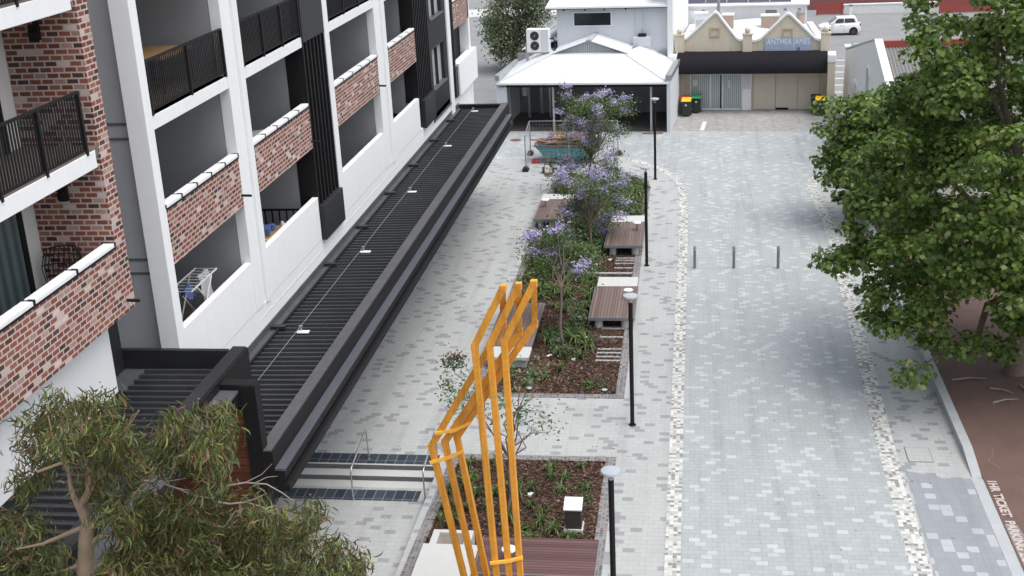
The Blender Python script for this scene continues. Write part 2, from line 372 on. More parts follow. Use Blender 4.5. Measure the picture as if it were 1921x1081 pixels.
M['gum_bud'] = leafmat('gum_seed_cluster', [(0, (0.08, 0.04, 0.025)), (0.6, (0.15, 0.08, 0.045)), (1, (0.26, 0.16, 0.11))], 0.8, 0.0)
M['fern_leaf'] = leafmat('small_green_leaf', [(0, (0.038, 0.072, 0.02)), (0.5, (0.072, 0.128, 0.03)), (0.9, (0.12, 0.19, 0.045)), (1, (0.18, 0.20, 0.06))], 0.5, 0.25)
M['grey_leaf'] = leafmat('grey_green_leaf', [(0, (0.06, 0.11, 0.05)), (0.5, (0.10, 0.17, 0.075)), (1, (0.18, 0.25, 0.13))], 0.5, 0.3)
M['rust_leaf'] = leafmat('rusty_leaf', [(0, (0.10, 0.03, 0.018)), (0.6, (0.17, 0.06, 0.03)), (1, (0.20, 0.12, 0.05))], 0.6, 0.2)
M['blossom'] = leafmat('violet_blossom', [(0, (0.30, 0.25, 0.54)), (0.5, (0.43, 0.375, 0.68)), (1, (0.66, 0.60, 0.84))], 0.6, 0.3)
M['strap_leaf'] = leafmat('strap_leaf', [(0, (0.034, 0.064, 0.018)), (0.5, (0.065, 0.118, 0.028)), (0.9, (0.125, 0.19, 0.05)), (1, (0.22, 0.22, 0.085))], 0.45, 0.2)
M['bush_leaf'] = leafmat('olive_bush_leaf', [(0, (0.055, 0.085, 0.04)), (0.5, (0.10, 0.135, 0.065)), (1, (0.24, 0.26, 0.17))], 0.6, 0.2)
for nm, c, r in [('red_lid', (0.42, 0.03, 0.04), .45), ('yellow_lid', (0.90, 0.52, 0.02), .45), ('green_lid', (0.03, 0.30, 0.08), .45), ('bin_green', (0.022, 0.032, 0.026), .55),
                 ('teal', (0.10, 0.30, 0.33), .6), ('rust', (0.17, 0.075, 0.045), .85), ('timber', (0.22, 0.125, 0.085), .8), ('car_white', (0.80, 0.80, 0.80), .25),
                 ('rim', (0.05, 0.05, 0.055), .4), ('tail', (0.35, 0.03, 0.03), .3), ('lamp_clear', (0.6, 0.62, 0.65), .15), ('white_plastic', (0.80, 0.80, 0.79), .4), ('blue', (0.10, 0.16, 0.42), .7),
                 ('yellow_cloth', (0.60, 0.48, 0.04), .7), ('pine', (0.42, 0.27, 0.12), .6), ('green_frame', (0.25, 0.38, 0.34), .5), ('sea_glass', (0.35, 0.45, 0.44), .15),
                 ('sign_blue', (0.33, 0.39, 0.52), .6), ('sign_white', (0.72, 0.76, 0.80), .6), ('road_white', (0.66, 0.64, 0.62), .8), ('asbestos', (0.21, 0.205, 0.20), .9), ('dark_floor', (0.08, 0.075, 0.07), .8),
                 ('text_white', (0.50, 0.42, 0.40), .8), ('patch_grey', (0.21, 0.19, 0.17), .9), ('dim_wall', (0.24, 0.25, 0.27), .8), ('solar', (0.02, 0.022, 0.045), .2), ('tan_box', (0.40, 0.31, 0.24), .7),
                 ('bollard', (0.20, 0.20, 0.21), .4), ('sleeper', (0.34, 0.34, 0.345), .8), ('notice', (0.60, 0.60, 0.62), .5), ('dark_wood', (0.09, 0.05, 0.03), .6), ('net', (0.5, 0.5, 0.5), .6)]:
    M[nm] = plain(nm, c, r, var=0.1)

# ================================================================== GROUND
def structure(name, mb, m): return tag(mb.build(name, m), kind='structure')
A = R(-4.7); LO = Vector((-1.5, 76.5, 0)); LE = Vector((math.cos(A), math.sin(A), 0)); LN = Vector((-math.sin(A), math.cos(A), 0))
def L(xl, yl, z=0.0): return tuple(LO + LE*xl + LN*yl + Vector((0, 0, z)))
structure('ground', MB().box(-400, 400, -150, 700, -0.6, -0.40), M['ground'])
edge = lambda x: 76.5 + (x+1.5)*math.tan(A)
# upper paving at z=0 with the sunken corner left out
structure('plaza_paving', MB().prism([(-12.4, 33.40), (-7.62, 33.40), (-7.62, 6), (8.05, 6), (8.05, 66), (9.4, 66.6), (9.4, edge(9.4)), (-12.4, edge(-12.4)), ], -0.38, 0.0), M['walk'])
structure('lower_paving', MB().box(-16, -7.62, 6, 31.9, -0.39, -0.30), M['walk'])
roadL = [(-0.35, 6), (-0.35, 40), (-0.33, 55), (-0.36, 60), (-0.50, 63.5), (-0.95, 66), (-1.9, 68), (-3.1, 69.4), (-4.6, 70.3), (-12.4, 70.75)]
roadR = [(5.34, 6), (5.34, 28), (5.42, 35), (5.68, 45), (5.82, 51), (5.90, 57), (5.78, 60.6), (5.68, 63.2), (5.85, 65.0), (6.7, 66.2), (9.4, 66.9)]
structure('road', MB().poly([(x, y, 0.004) for x, y in roadR + [(9.4, edge(9.4)-0.05), (-12.4, edge(-12.4)-0.05)] + roadL[::-1]]), M['road'])
def strip(line, w, z):
    mb = MB(); P = [Vector((x, y, 0)) for x, y in line]; out = []
    for i, p in enumerate(P):
        tn = (P[min(i+1, len(P)-1)] - P[max(i-1, 0)]).normalized(); nrm = Vector((-tn.y, tn.x, 0))
        out.append((p, p + nrm*w))
    for (a, b), (c_, d) in zip(out, out[1:]):
        mb.poly([(a.x, a.y, z), (c_.x, c_.y, z), (d.x, d.y, z), (b.x, b.y, z)])
    return mb
structure('mosaic_path', strip(roadL, 0.41, 0.008), M['mosaic'])
structure('mosaic_path', strip(roadR, -0.51, 0.008), M['mosaic'])
structure('ramp_paving', MB().poly([(x, y, 0.006) for x, y in [(5.92, 6), (7.72, 6), (7.72, 32.74), (6.86, 32.78), (5.98, 33.1), (5.90, 27)]]), M['ramp'])
structure('kerb', MB().box(7.74, 8.06, 6, 32.7, -0.3, 0.012), M['kerb'])
structure('red_path', MB().box(8.06, 40, 6, 62, -0.3, 0.03), M['red_asphalt'])
structure('kerb_wall', MB().extr([(7.78, 32.75, 0.0), (7.78, 34.2, 0.24), (7.78, 62, 0.24), (7.78, 62, -0.2), (7.78, 32.75, -0.2)], (0.27, 0, 0)), M['kerb'])
structure('asphalt_patch', MB().poly([(8.08, 30.2, 0.034), (8.40, 30.2, 0.034), (8.75, 27.4, 0.034), (8.12, 27.4, 0.034)]), M['patch_grey'])
mb = MB(); rr = random.Random(3)
def crack(p, ang, n):
    x, y = p
    for k in range(n):
        a2 = ang + rr.uniform(-.7, .7); l = rr.uniform(.12, .28); x2, y2 = x+l*math.cos(a2), y+l*math.sin(a2); w = .012
        mb.poly([(x-w, y, .034), (x+w, y, .034), (x2+w, y2, .034), (x2-w, y2, .034)]); x, y = x2, y2
crack((8.75, 34.6), R(-92), 8); crack((8.75, 33.0), R(-40), 5); crack((8.6, 33.0), R(178), 3); crack((9.0, 32.1), R(-80), 4)
structure('asphalt_cracks', mb, plain('pale_crack_dust', (0.21, 0.14, 0.11), 0.9))
def textmesh(body, size, loc, rot, m, name, parent=None, depth=0.0, width=None, bold=0.0):
    cu = bpy.data.curves.new(name, 'FONT'); cu.body = body; cu.size = size; cu.align_x = 'CENTER'; cu.align_y = 'CENTER'; cu.extrude = depth; cu.offset = bold
    tmp = bpy.data.objects.new('tmp', cu); COL.objects.link(tmp)
    dg = bpy.context.evaluated_depsgraph_get(); me = bpy.data.meshes.new_from_object(tmp.evaluated_get(dg)); bpy.data.objects.remove(tmp)
    me.name = name; me.materials.clear(); me.materials.append(m)
    o = bpy.data.objects.new(name, me); COL.objects.link(o); o.location = loc; o.rotation_euler = rot
    if width:
        xs = [v.co.x for v in me.vertices]; k = width/(max(xs)-min(xs)); 
        for v in me.vertices: v.co.x *= k
    if parent is not None: o.parent = parent
    return o
for body, y, wd in [('1HR', 32.28, 0.62), ('TICKET', 31.2, 1.25), ('PARKING', 29.65, 1.45), ('ZONE', 28.35, 0.95)]:
    o = textmesh(body, 0.33, (8.24, y, 0.036), (0, 0, R(-90)), M['text_white'], 'painted_word', width=wd, bold=.014); tag(o, kind='structure')
# lane and car park beyond
structure('lane_paving', MB().poly([L(-0.35, 0.0, 0.002), L(9.9, 0.0, 0.002), L(9.9, 8, 0.002), L(-0.35, 8, 0.002)]), M['lane'])
structure('lane_base', MB().poly([L(-60, -0.02, -0.006), L(60, -0.02, -0.006), L(60, 120, -0.006), L(-60, 120, -0.006)]), M['asphalt'])
structure('drain_channel', MB().box(-12.4, 9.3, 0.0, 0.16, -.1, 0.012).build and MB().extr([L(-10.8, -0.1, .01), L(10.6, -0.1, .01), L(10.6, .08, .01), L(-10.8, .08, .01)], (0, 0, -.1)), M['kerb'])
structure('side_lane', MB().poly([(-16, 8, -0.30), (-12.39, 8, -.30), (-12.39, 66, -.006), (-12.39, 140, -.004), (-40, 140, -.004), (-40, 66, -.006)]), M['asphalt'])
mb = MB()
mb.poly([L(1.75, 0.5, .006), L(2.0, 0.5, .006), L(2.0, 2.9, .006), L(1.75, 2.9, .006)])
for yy in (9.5, 12, 14.5, 17, 19.5, 22, 24.5): mb.poly([L(10.1, yy, .006), L(12.0, yy, .006), L(12.0, yy+.28, .006), L(10.1, yy+.28, .006)])
mb.poly([L(12, 32.3, .006), L(17, 32.3, .006), L(17, 32.55, .006), L(12, 32.55, .006)])
structure('road_marking', mb, M['road_white'])
structure('footpath', MB().poly([(-40, 131, .01), (-12, 131, .01), (-12, 137, .01), (-40, 137, .01)]), M['concrete'])
# steps with tactile strips
structure('steps', MB().extr([(-12.4, 33.40, -.38), (-12.4, 33.40, -.002), (-12.4, 32.72, -.002), (-12.4, 32.72, -.15), (-12.4, 32.30, -.15), (-12.4, 32.30, -.298), (-12.4, 31.88, -.298), (-12.4, 31.88, -.38)], (4.78, 0, 0)), M['concrete'])
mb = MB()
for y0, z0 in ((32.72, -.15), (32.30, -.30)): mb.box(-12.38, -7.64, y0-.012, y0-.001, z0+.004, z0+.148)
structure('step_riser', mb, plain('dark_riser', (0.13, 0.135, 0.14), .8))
structure('tactile_strip', MB().poly([(-12.3, 32.80, .004), (-7.7, 32.80, .004), (-7.7, 33.42, .004), (-12.3, 33.42, .004)]), M['tactile'])
structure('tactile_strip', MB().poly([(-12.3, 31.10, -.294), (-7.95, 31.10, -.294), (-7.95, 31.72, -.294), (-12.3, 31.72, -.294)]), M['tactile'])
# manhole cover, drains
o = thing('manhole_cover', 'square paver filled access cover in the light paving beside the ramp', 'manhole cover', (6.53, 34.1, 0.006))
MB().box(-.36, .36, -.46, .46, 0, .004).build('frame', M['bollard'], o); MB().box(-.335, .335, -.435, .435, .003, .008).build('lid', M['walk'], o)
for nm, lab, x, y, w, d in [('drain_grate', 'brown rectangular drain grate by the carport post under the lamp', -2.6, 76.15, .62, .22), ('drain_cover', 'round dark drain cover by the canopy end', -11.0, 74.9, .35, .35)]:
    o = thing(nm, lab, 'drain', (x, y, .008))
    if nm == 'drain_grate':
        MB().box(-w, w, -d, d, 0, .006).build('frame', M['rust'], o); m2 = MB()
        for k in range(9): m2.box(-w+.06+k*.13, -w+.1+k*.13, -d+.04, d-.04, .005, .01)
        m2.build('slats', M['bollard'], o)
    else:
        MB().cyl((0, 0), .38, 0, .006, 24).build('frame', M['bollard'], o); MB().cyl((0, 0), .31, .005, .01, 24).build('lid', M['rust'], o)

# ================================================================== APARTMENT BLOCK
XF, XB = -12.0, -14.9
apt = thing('apartment_building', 'tall apartment block of white frames with brick and black balconies', 'building')
FL = [5.72, 8.95, 12.2, 15.35]           # floor levels
SOF = [8.70, 11.88, 15.10, 18.30]
bays = [(26.1, 30.95), (32.15, 37.45), (40.36, 46.5), (48.3, 53.2), (62.15, 66.6)]
B('wall', M['grey_wall'], apt, (-13.95, -12.44, 26.0, 26.12, -.3, 18.6), (XB-.2, XB, 26.0, 66.8, 4.2, 18.6), (-30, XB-.2, 26.0, 66.8, -.3, 18.6), (-30, -13.95, 26.02, 26.12, -.3, 18.6))
M['groove'] = plain('dark_groove', (.09, .093, .097), .8)
for z in (8.52, 8.86, 11.72, 12.06, 14.9, 15.25): MB().box(-13.94, -12.46, 25.985, 26.0, z-.03, z+.03).build('wall_groove', M['groove'], apt)
B('base_wall', M['white'], apt, (-12.35, -12.02, 26.1, 66.6, 3.6, 5.65))
B('base_wall', M['black_trim'], apt, (-12.6, -12.10, 26.1, 66.6, -.3, 3.6))
B('wall_groove', plain('pale_groove', (.62, .63, .63), .7), apt, (-12.03, -12.012, 31.2, 60.0, 5.30, 5.325))
# columns
B('column', M['white'], apt, (-12.45, XF+.01, 25.72, 26.10, 5.0, 18.6), bevel=.01)
B('column', M['white'], apt, (-12.29, XF+.005, 30.95, 31.55, 5.66, 18.6), (-12.4, XF-.05, 31.55, 31.80, 5.66, 18.6), bevel=.008)
B('column', M['white'], apt, (-12.4, XF+.03, 31.80, 32.15, 5.62, 18.6), bevel=.008)
B('column', M['white'], apt, (-12.4, XF+.03, 39.86, 40.36, 5.66, 18.6), bevel=.008)
B('column', M['white'], apt, (-12.29, XF+.005, 46.5, 47.35, 5.66, 18.6), (-12.4, XF-.05, 47.35, 47.62, 5.66, 18.6), bevel=.008)
B('column', M['white'], apt, (-12.4, XF+.03, 47.62, 48.12, 5.62, 18.6), (-12.4, XF-.04, 48.12, 48.30, 5.66, 18.6), bevel=.008)
B('column', M['white'], apt, (-12.4, XF+.05, 60.3, 61.1, 4.6, 18.6), bevel=.008)
B('column', M['white'], apt, (-12.5, XF, 66.3, 66.8, -.3, 18.6), bevel=.008)
# bay interiors, slabs and fronts
def coping(y0, y1, z, n):
    """white coping in lengths over a thin proud black strip with brackets"""
    ln = (y1-y0)/n
    for k in range(n):
        B('coping', M['white'], apt, (-12.22, -11.985, y0+k*ln+.05, y0+(k+1)*ln-.05, z-.02, z+.07), bevel=.01)
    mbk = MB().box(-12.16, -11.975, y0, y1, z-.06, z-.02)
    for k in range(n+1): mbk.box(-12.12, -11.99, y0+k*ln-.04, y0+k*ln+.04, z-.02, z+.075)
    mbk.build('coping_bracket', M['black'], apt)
def railing(y0, y1, z0, z1, x=XF-.03):
    r = MB().box(x-.03, x+.03, y0, y1, z1-.05, z1).box(x-.02, x+.02, y0, y1, z0+.06, z0+.10).build('railing', M['black'], apt)
    m2 = MB(); n = int((y1-y0)/.105)
    for k in range(n+1):
        yy = y0+.03+k*(y1-y0-.06)/n; m2.box(x-.009, x+.009, yy-.022, yy+.022, z0+.10, z1-.05)
    m2.build('baluster', M['black'], r)
    np_ = max(2, int((y1-y0)/1.6))
    for k in range(np_+1):
        yy = y0+.04+k*(y1-y0-.08)/np_; MB().box(x-.03, x+.045, yy-.035, yy+.035, z0-.04, z1-.05).build('post', M['black'], r)
for i, (y0, y1) in enumerate(bays):
    for l in range(4):
        zf, zs = FL[l], SOF[l]
        B('balcony_wall', M['balcony_grey'], apt, (XB, -12.3 if i < 4 else -12.06, y1+.012, y1+.2, zf, zs)); B('balcony_wall', M['balcony_grey'], apt, (XB, -12.60 if i == 0 else -12.43, y0-.02, y0+.01, zf, zs))
        B('balcony_slab', M['balcony_floor'], apt, (XB, -12.03, y0, y1, zf-.22, zf))
        B('balcony_ceiling', M['offwhite'], apt, (XB, -12.06, y0, y1, zs, zs+.03))
        d = B('sliding_door', M['black'], apt, (XB, XB+.05, y0+.7, y0+.78, zf, zf+2.3), (XB, XB+.05, y1-.9, y1-.82, zf, zf+2.3), (XB, XB+.05, y0+.7, y1-.82, zf+2.3, zf+2.38), (XB, XB+.05, (y0+y1)/2-.05, (y0+y1)/2+.05, zf, zf+2.3))
        B('glass', M['glass'], d, (XB, XB+.02, y0+.78, y1-.9, zf, zf+2.3))
    # first floor white parapet, second floor brick, third and fourth floors slab edge + railing
    if i < 4:
        B('white_parapet', M['white'], apt, (-12.2, XF-.012, y0, y1, 5.66, 7.08), bevel=.01)
    z1 = 8.70
    B('brick_parapet', M['brick'], apt, (-12.14, XF, y0+.01, y1-.01 if i else y1, z1, 10.04)); coping(y0, y1, 10.07, 5 if i < 3 else 4)
    for l in (2, 3):
        B('slab_edge', M['white'], apt, (-12.3, XF-.015, y0, y1, SOF[l-1], FL[l]), bevel=.01)
        railing(y0+.05, y1-.05, FL[l]+.04, FL[l]+1.24)
B('white_parapet', M['white'], apt, (-12.2, -11.80, 62.05, 67.35, 5.40, 7.02), (-13.6, -12.2, 67.15, 67.35, 5.40, 7.02), bevel=.01)
# black ribbed fins and window bay
def ribs(y0, y1, z0, z1, x=XF, n=None):
    n = n or max(2, int((y1-y0)/.36)); f = B('fin_panel', M['black'], apt, (-12.6, x-.13, y0, y1, z0, z1))
    m2 = MB()
    for k in range(n+1):
        yy = y0+.06+k*(y1-y0-.12)/n; m2.box(x-.13, x, yy-.05, yy+.05, z0, z1)
    m2.build('rib', M['black'], f)
ribs(37.45, 39.86, 6.75, 12.0); ribs(37.45, 39.86, 13.35, 18.6)
B('black_panel', M['black_trim'], apt, (-12.6, XF+.14, 37.5, 39.82, 5.62, 6.76), bevel=.01)
B('black_panel', M['black_trim'], apt, (-12.6, XF+.02, 37.5, 39.84, 12.0, 13.36), bevel=.01)
ribs(53.2, 56.1, 6.86, 18.6); B('black_panel', M['black_trim'], apt, (-12.6, XF+.14, 53.7, 56.0, 5.62, 6.87), bevel=.01)
ribs(61.1, 62.15, 5.4, 18.6, n=3); B('black_panel', M['black_trim'], apt, (-12.4, XF+.12, 61.4, 62.05, 5.42, 6.9), bevel=.01)
B('window_bay', M['black'], apt, (-12.6, XF-.02, 56.1, 60.3, 5.42, 6.78), (-12.6, XF-.02, 56.1, 60.3, 8.68, 10.0), (-12.6, XF-.02, 56.1, 60.3, 11.95, 13.3), (-12.6, XF-.02, 56.1, 60.3, 15.1, 18.6),
  *[(-12.6, XF-.02, 56.1, 56.6, a, b) for a, b in ((6.78, 8.68), (10.0, 11.95), (13.3, 15.1))], *[(-12.6, XF-.02, 59.55, 60.3, a, b) for a, b in ((6.78, 8.68), (10.0, 11.95), (13.3, 15.1))])
for a, b in ((6.78, 8.68), (10.0, 11.95), (13.3, 15.1)):
    w = B('window', M['black_trim'], apt, (-12.3, XF-.03, 56.6, 56.68, a, b), (-12.3, XF-.03, 59.47, 59.55, a, b), (-12.3, XF-.03, 56.68, 59.47, b-.09, b), (-12.22, XF-.06, 58.0, 58.08, a, b-.09))
    B('pane', M['curtain_pale'], w, (-12.24, -12.2, 56.68, 59.47, a, b-.09)); B('sill', M['ledge'], w, (-12.2, XF+.05, 56.55, 59.6, a-.06, a+.01))
B('window_sill', M['ledge'], apt, (-12.2, XF+.05, 56.0, 60.35, 5.36, 5.42))
B('roof', M['white'], apt, (-30, XF-.02, 26.1, 66.7, 18.6, 18.9))
B('service_rail', M['black'], apt, (-14.0, -12.3, 37.15, 37.19, 6.72, 6.78), *[(-14.0+k*.24, -13.96+k*.24, 37.15, 37.19, 5.75, 6.72) for k in range(8)])
# brick wing nearest the camera
WX = -13.65
B('brick_pier', M['brick'], apt, (WX, XF, 23.4, 23.9, 8.53, 18.6))
B('wing_wall', M['grey_wall'], apt, (-15.5, WX-.3, 8, 23.9, -.3, 18.6), (WX-.3, WX, 23.41, 23.88, 6.3, 18.6))
for l, (zf, zt) in enumerate(((8.95, 11.78), (12.2, 15.08), (15.35, 18.3))):
    B('balcony_wall', M['offwhite'], apt, (WX-.3, WX, 8, 23.39, zf, zt))
    B('balcony_slab', M['balcony_floor'], apt, (WX, -12.02, 8, 23.4, zf-.2, zf))
    B('balcony_ceiling', M['offwhite'], apt, (WX, -12.05, 8, 23.4, zt, zt+.04))
    d = B('sliding_door', M['black'], apt, (WX, WX+.06, 22.62, 22.8, zf, zf+2.35), (WX, WX+.06, 18.4, 18.5, zf, zf+2.35), (WX, WX+.06, 18.5, 22.62, zf+2.28, zf+2.36), (WX, WX+.06, 20.4, 20.55, zf, zf+2.28))
    B('glass', M['curtain'], d, (WX, WX+.03, 18.5, 22.62, zf, zf+2.28))
B('brick_parapet', M['brick'], apt, (-12.14, XF, 8, 23.4, 8.53, 10.0)); coping(8.0, 23.4, 10.05, 9)
for l in (2, 3):
    B('slab_edge', M['white'], apt, (-12.35, XF-.01, 8, 23.25, FL[l]-.42, FL[l]-.06), bevel=.01); railing(8, 22.95, FL[l]-.06, FL[l]+1.2)
B('wing_base', M['white'], apt, (-14.0, -12.42, 8, 23.3, 6.75, 8.53))
B('wing_base', M['black_trim'], apt, (-13.65, -12.40, 8, 23.36, -.3, 6.75), (-13.62, -13.36, 23.9, 25.56, -.3, 7.7))
for z in (11.05, 14.35): MB().box(-13.0, -12.82, 23.28, 23.4, z, z+.32).box(-12.98, -12.84, 23.2, 23.29, z+.05, z+.2).build('wall_lamp', M['black'], apt)
for y, z in ((23.55, 8.78), (30.85, 9.02), (46.4, 8.95), (37.3, 8.95)):
    MB().cyldir((-12.05, y, z), (-11.72, y, z-.01), .035).build('water_spout', M['black'], apt)

# ---- street canopy along the block
can = thing('street_canopy', 'long charcoal ribbed roof canopy running along the apartment frontage', 'canopy')
def ribroof(x0, x1, y0, y1, z, pitch, h=.05, dz=0.0):
    mb = MB(); n = int((y1-y0)/pitch)
    prof = []
    for k in range(n):
        y = y0+k*pitch
        prof += [(y, 0), (y+pitch*.62, 0), (y+pitch*.68, h), (y+pitch*.94, h)]
    prof.append((y0+n*pitch, 0))
    vs = [(x0, y, z+q) for y, q in prof] + [(x1, y, z+q+dz) for y, q in prof]; m = len(prof)
    mb.add(vs, [(i, m+i, m+i+1, i+1) for i in range(m-1)]); return mb
ribroof(-11.72, -9.70, 24.1, 61.7, 4.72, .30, .085, .03).build('roof_sheet', M['black_roof'], can)
B('flashing', M['flash'], can, (-12.02, -11.98, 26.1, 62.2, 4.6, 5.0), (-11.98, -11.74, 24.1, 62.0, 4.76, 4.80))
B('gutter', M['black'], can, (-11.76, -11.70, 24.1, 61.8, 4.74, 4.86))
m2 = MB()
for y in (27, 31.7, 37.2, 41.3, 45.7, 50, 54.5, 58.6): m2.box(-11.95, -11.55, y, y+.18, 4.8, 4.9)
m2.build('bracket', M['black_trim'], can)
B('parapet', M['black'], can, (-9.70, -9.37, 24.0, 62.0, 4.1, 4.985), (-11.9, -9.71, 61.75, 62.0, 4.5, 4.98), bevel=.01)
B('parapet_cap', M['lip'], can, (-9.72, -9.40, 24.0, 62.0, 4.985, 5.01))
B('ledge', M['ledge'], can, (-9.37, -9.13, 24.0, 61.3, 4.50, 4.56), bevel=.008)
B('fascia', M['black'], can, (-9.36, -9.14, 24.02, 61.28, 4.30, 4.50), (-9.36, -9.22, 24.02, 61.2, 4.15, 4.30), (-9.36, -9.06, 24.02, 61.25, 3.98, 4.15), bevel=.008)
B('soffit', M['black_trim'], can, (-12.0, -9.4, 24.1, 61.9, 4.05, 4.12))
for y, v in zip((31.54, 38.69, 46.08, 53.63, 60.97), range(5)):
    o = thing('anchor_plate', 'small white safety anchor on the ribbed canopy roof', 'roof anchor', (-10.95, y, 4.80), 0, 'safety anchors along the canopy roof')
    MB().box(-.17, .17, -.09, .09, 0, .03).build('plate', M['white_plastic'], o); MB().cyl((-.08, .05), .03, .03, .16, 10).box(-.13, -.03, .02, .08, .14, .18).build('stud', M['galv'], o)
tag(MB().tube([(-11.12, 24.3, 4.86), (-11.06, 31.54, 4.93), (-11.06, 38.69, 4.93), (-11.06, 46.08, 4.93), (-11.06, 53.63, 4.93), (-11.06, 60.97, 4.93)], .007, 6).build('safety_cable', M['galv']), 'thin pale safety cable strung along the canopy roof anchors', 'cable')
# ---- entry roof in front of the wing
ent = thing('entry_canopy', 'higher charcoal entry roof on a black post with timber end wall', 'canopy')
ribroof(-12.75, -10.75, 8, 25.58, 6.28, .30, .085, .02).build('roof_sheet', M['black_roof'], ent)
B('gutter', M['flash'], ent, (-13.6, -12.74, 8, 25.95, 6.22, 6.27))
B('wall_flashing', M['black_trim'], ent, (-13.6, -10.77, 25.58, 25.71, 6.2, 6.76), bevel=.01)
B('parapet', M['black'], ent, (-10.76, -10.40, 8, 25.95, 5.95, 6.70), bevel=.01)
B('parapet_cap', M['black_trim'], ent, (-10.77, -10.45, 8, 25.95, 6.70, 6.72))
B('ledge', M['ledge'], ent, (-10.40, -9.98, 8, 24.32, 6.42, 6.48), bevel=.008)
B('fascia', M['black'], ent, (-10.39, -10.0, 8.02, 24.30, 6.15, 6.42), (-10.39, -10.15, 8.02, 24.2, 5.95, 6.15))
B('fascia', M['black'], ent, (-10.40, -9.62, 24.0, 24.32, 6.1, 6.62), bevel=.01)
B('post', M['black'], ent, (-9.92, -9.58, 23.98, 24.32, -.3, 6.60), bevel=.01)
B('timber_wall', M['cedar'], ent, (-12.4, -9.92, 24.05, 24.2, -.3, 6.0))

# ---- balcony belongings
o = thing('glass_table', 'pale round glass table standing on a second floor balcony beside the black fin', 'table', (-12.75, 35.0, 8.95))
MB().cyl((0, 0), .62, .76, .785, 24).build('table_top', plain('frosted_top', (.50, .55, .56), .15), o)
for a in range(4): MB().cyldir((.42*math.cos(a*1.57+.5), .42*math.sin(a*1.57+.5), 0), (.3*math.cos(a*1.57+.5), .3*math.sin(a*1.57+.5), .76), .022).build('leg', M['white_plastic'], o)
o = thing('wooden_table', 'brown timber table behind the black railing of an upper balcony', 'table', (-13.3, 29.6, 12.2))
MB().box(-.6, .6, -1.0, 1.0, .82, .88).build('table_top', M['pine'], o)
for a in (-1, 1):
    for b in (-1, 1): MB().box(a*.5-.04, a*.5+.04, b*.85-.04, b*.85+.04, 0, .82).build('leg', M['dark_wood'], o)
o = thing('clothes_airer', 'white folding clothes airer on the lowest near balcony', 'airer', (-13.0, 29.3, 5.72))
o.scale = (1, 1, 1.35)
m2 = MB()
for x in (-.3, .3): m2.tube([(x, -.9, 0), (x, .5, 1.05)], .02).tube([(x, .9, 0), (x, -.5, 1.05)], .02).tube([(x, -.9, 1.08), (x, .9, 1.08)], .02)
for k in range(9): m2.tube([(-.3, -.9+k*.225, 1.08), (.3, -.9+k*.225, 1.08)], .01, 6)
m2.build('frame', M['white_plastic'], o)
def cloth(name, m, par, cx, cy, z, w, h, lab=None, cat=None):
    mb = MB(); nx, nz = 6, 8; vs = []
    for s in (-1, 1):
        for j in range(nz+1):
            for k in range(nx+1):
                f = j/nz; vs.append((cx+s*(.03+.1*f)+.02*math.sin(k*2+j), cy-w/2+w*k/nx*(1-.1*f), z-h*f*(1 if s > 0 else .7)+.03*math.sin(k*1.7)))
    fs = []
    for s in range(2):
        o0 = s*(nx+1)*(nz+1)
        for j in range(nz):
            for k in range(nx): a = o0+j*(nx+1)+k; fs.append((a, a+1, a+nx+2, a+nx+1))
    for k in range(nx): a = k; b = (nx+1)*(nz+1)+k; fs.append((a, a+1, b+1, b))
    mb.add(vs, fs); q = mb.build(name, m, par, smooth=True)
    if lab: tag(q, lab, cat)
    return q
cloth('hanging_towel', M['white_plastic'], None, -12.95, 29.8, 7.2, .7, .75, 'white towel hanging over the far end of the clothes airer', 'towel')
cloth('hanging_cloth', M['blue'], None, -12.95, 28.7, 7.2, .45, .3, 'blue cloth draped on the near end of the clothes airer', 'cloth')
mb = MB(); r2 = random.Random(5)
for k in range(5): mb.sphere((r2.uniform(-.25, .25), r2.uniform(-.3, .3), .12), r2.uniform(.14, .24), 10, 6, (1, 1.1, .6))
tag(mb.build('laundry_bundle', M['white_plastic'], None, True, loc=(-12.55, 27.7, 5.72)), 'crumpled white laundry bundle on the lowest near balcony floor', 'laundry')
o = thing('work_bench', 'timber topped bench cluttered with tools on the balcony behind the white parapet', 'bench', (-12.85, 34.6, 5.72))
MB().box(-.55, .55, -1.2, 1.3, .84, .90).build('bench_top', M['pine'], o)
for a in (-1, 1):
    for b in (-1, 1): MB().box(a*.45-.04, a*.45+.04, b*1.05-.04, b*1.05+.04, 0, .84).build('leg', M['dark_wood'], o)
o = thing('bucket', 'pale plastic bucket standing on the cluttered balcony bench', 'bucket', (-13.0, 34.2, 6.62))
MB().cyl((0, 0), .19, 0, .46, 20, .24).build('body', plain('grey_plastic', (.50, .52, .55), .5), o); MB().cyl((0, 0), .25, .44, .48, 20).build('rim', M['white_plastic'], o)
tag(MB().obox((0, 0, .05), (.3, .34, .1), .3).obox((.05, .1, .12), (.2, .2, .06), .8).build('yellow_rag', M['yellow_cloth'], loc=(-12.6, 33.9, 6.62)), 'folded yellow rag on the near end of the balcony bench', 'rag')
tag(MB().obox((0, 0, .12), (.3, .5, .24), .2).cyl((.1, .4), .09, 0, .2).build('tool_case', M['blue'], loc=(-13.0, 35.0, 6.62), bevel=.02), 'small blue tool case on the balcony bench beside the bucket', 'tool case')
tag(MB().cyl((0, 0), .07, 0, .2, 14).cyl((0, 0), .045, .2, .25, 12).build('paint_tin', M['white_plastic'], loc=(-12.6, 35.5, 6.62)), 'small white tin at the far end of the balcony bench', 'tin')
o = thing('wicker_chair', 'dark woven wire chair in the corner of the brick wing balcony', 'chair', (-13.0, 22.8, 8.95))
m2 = MB()
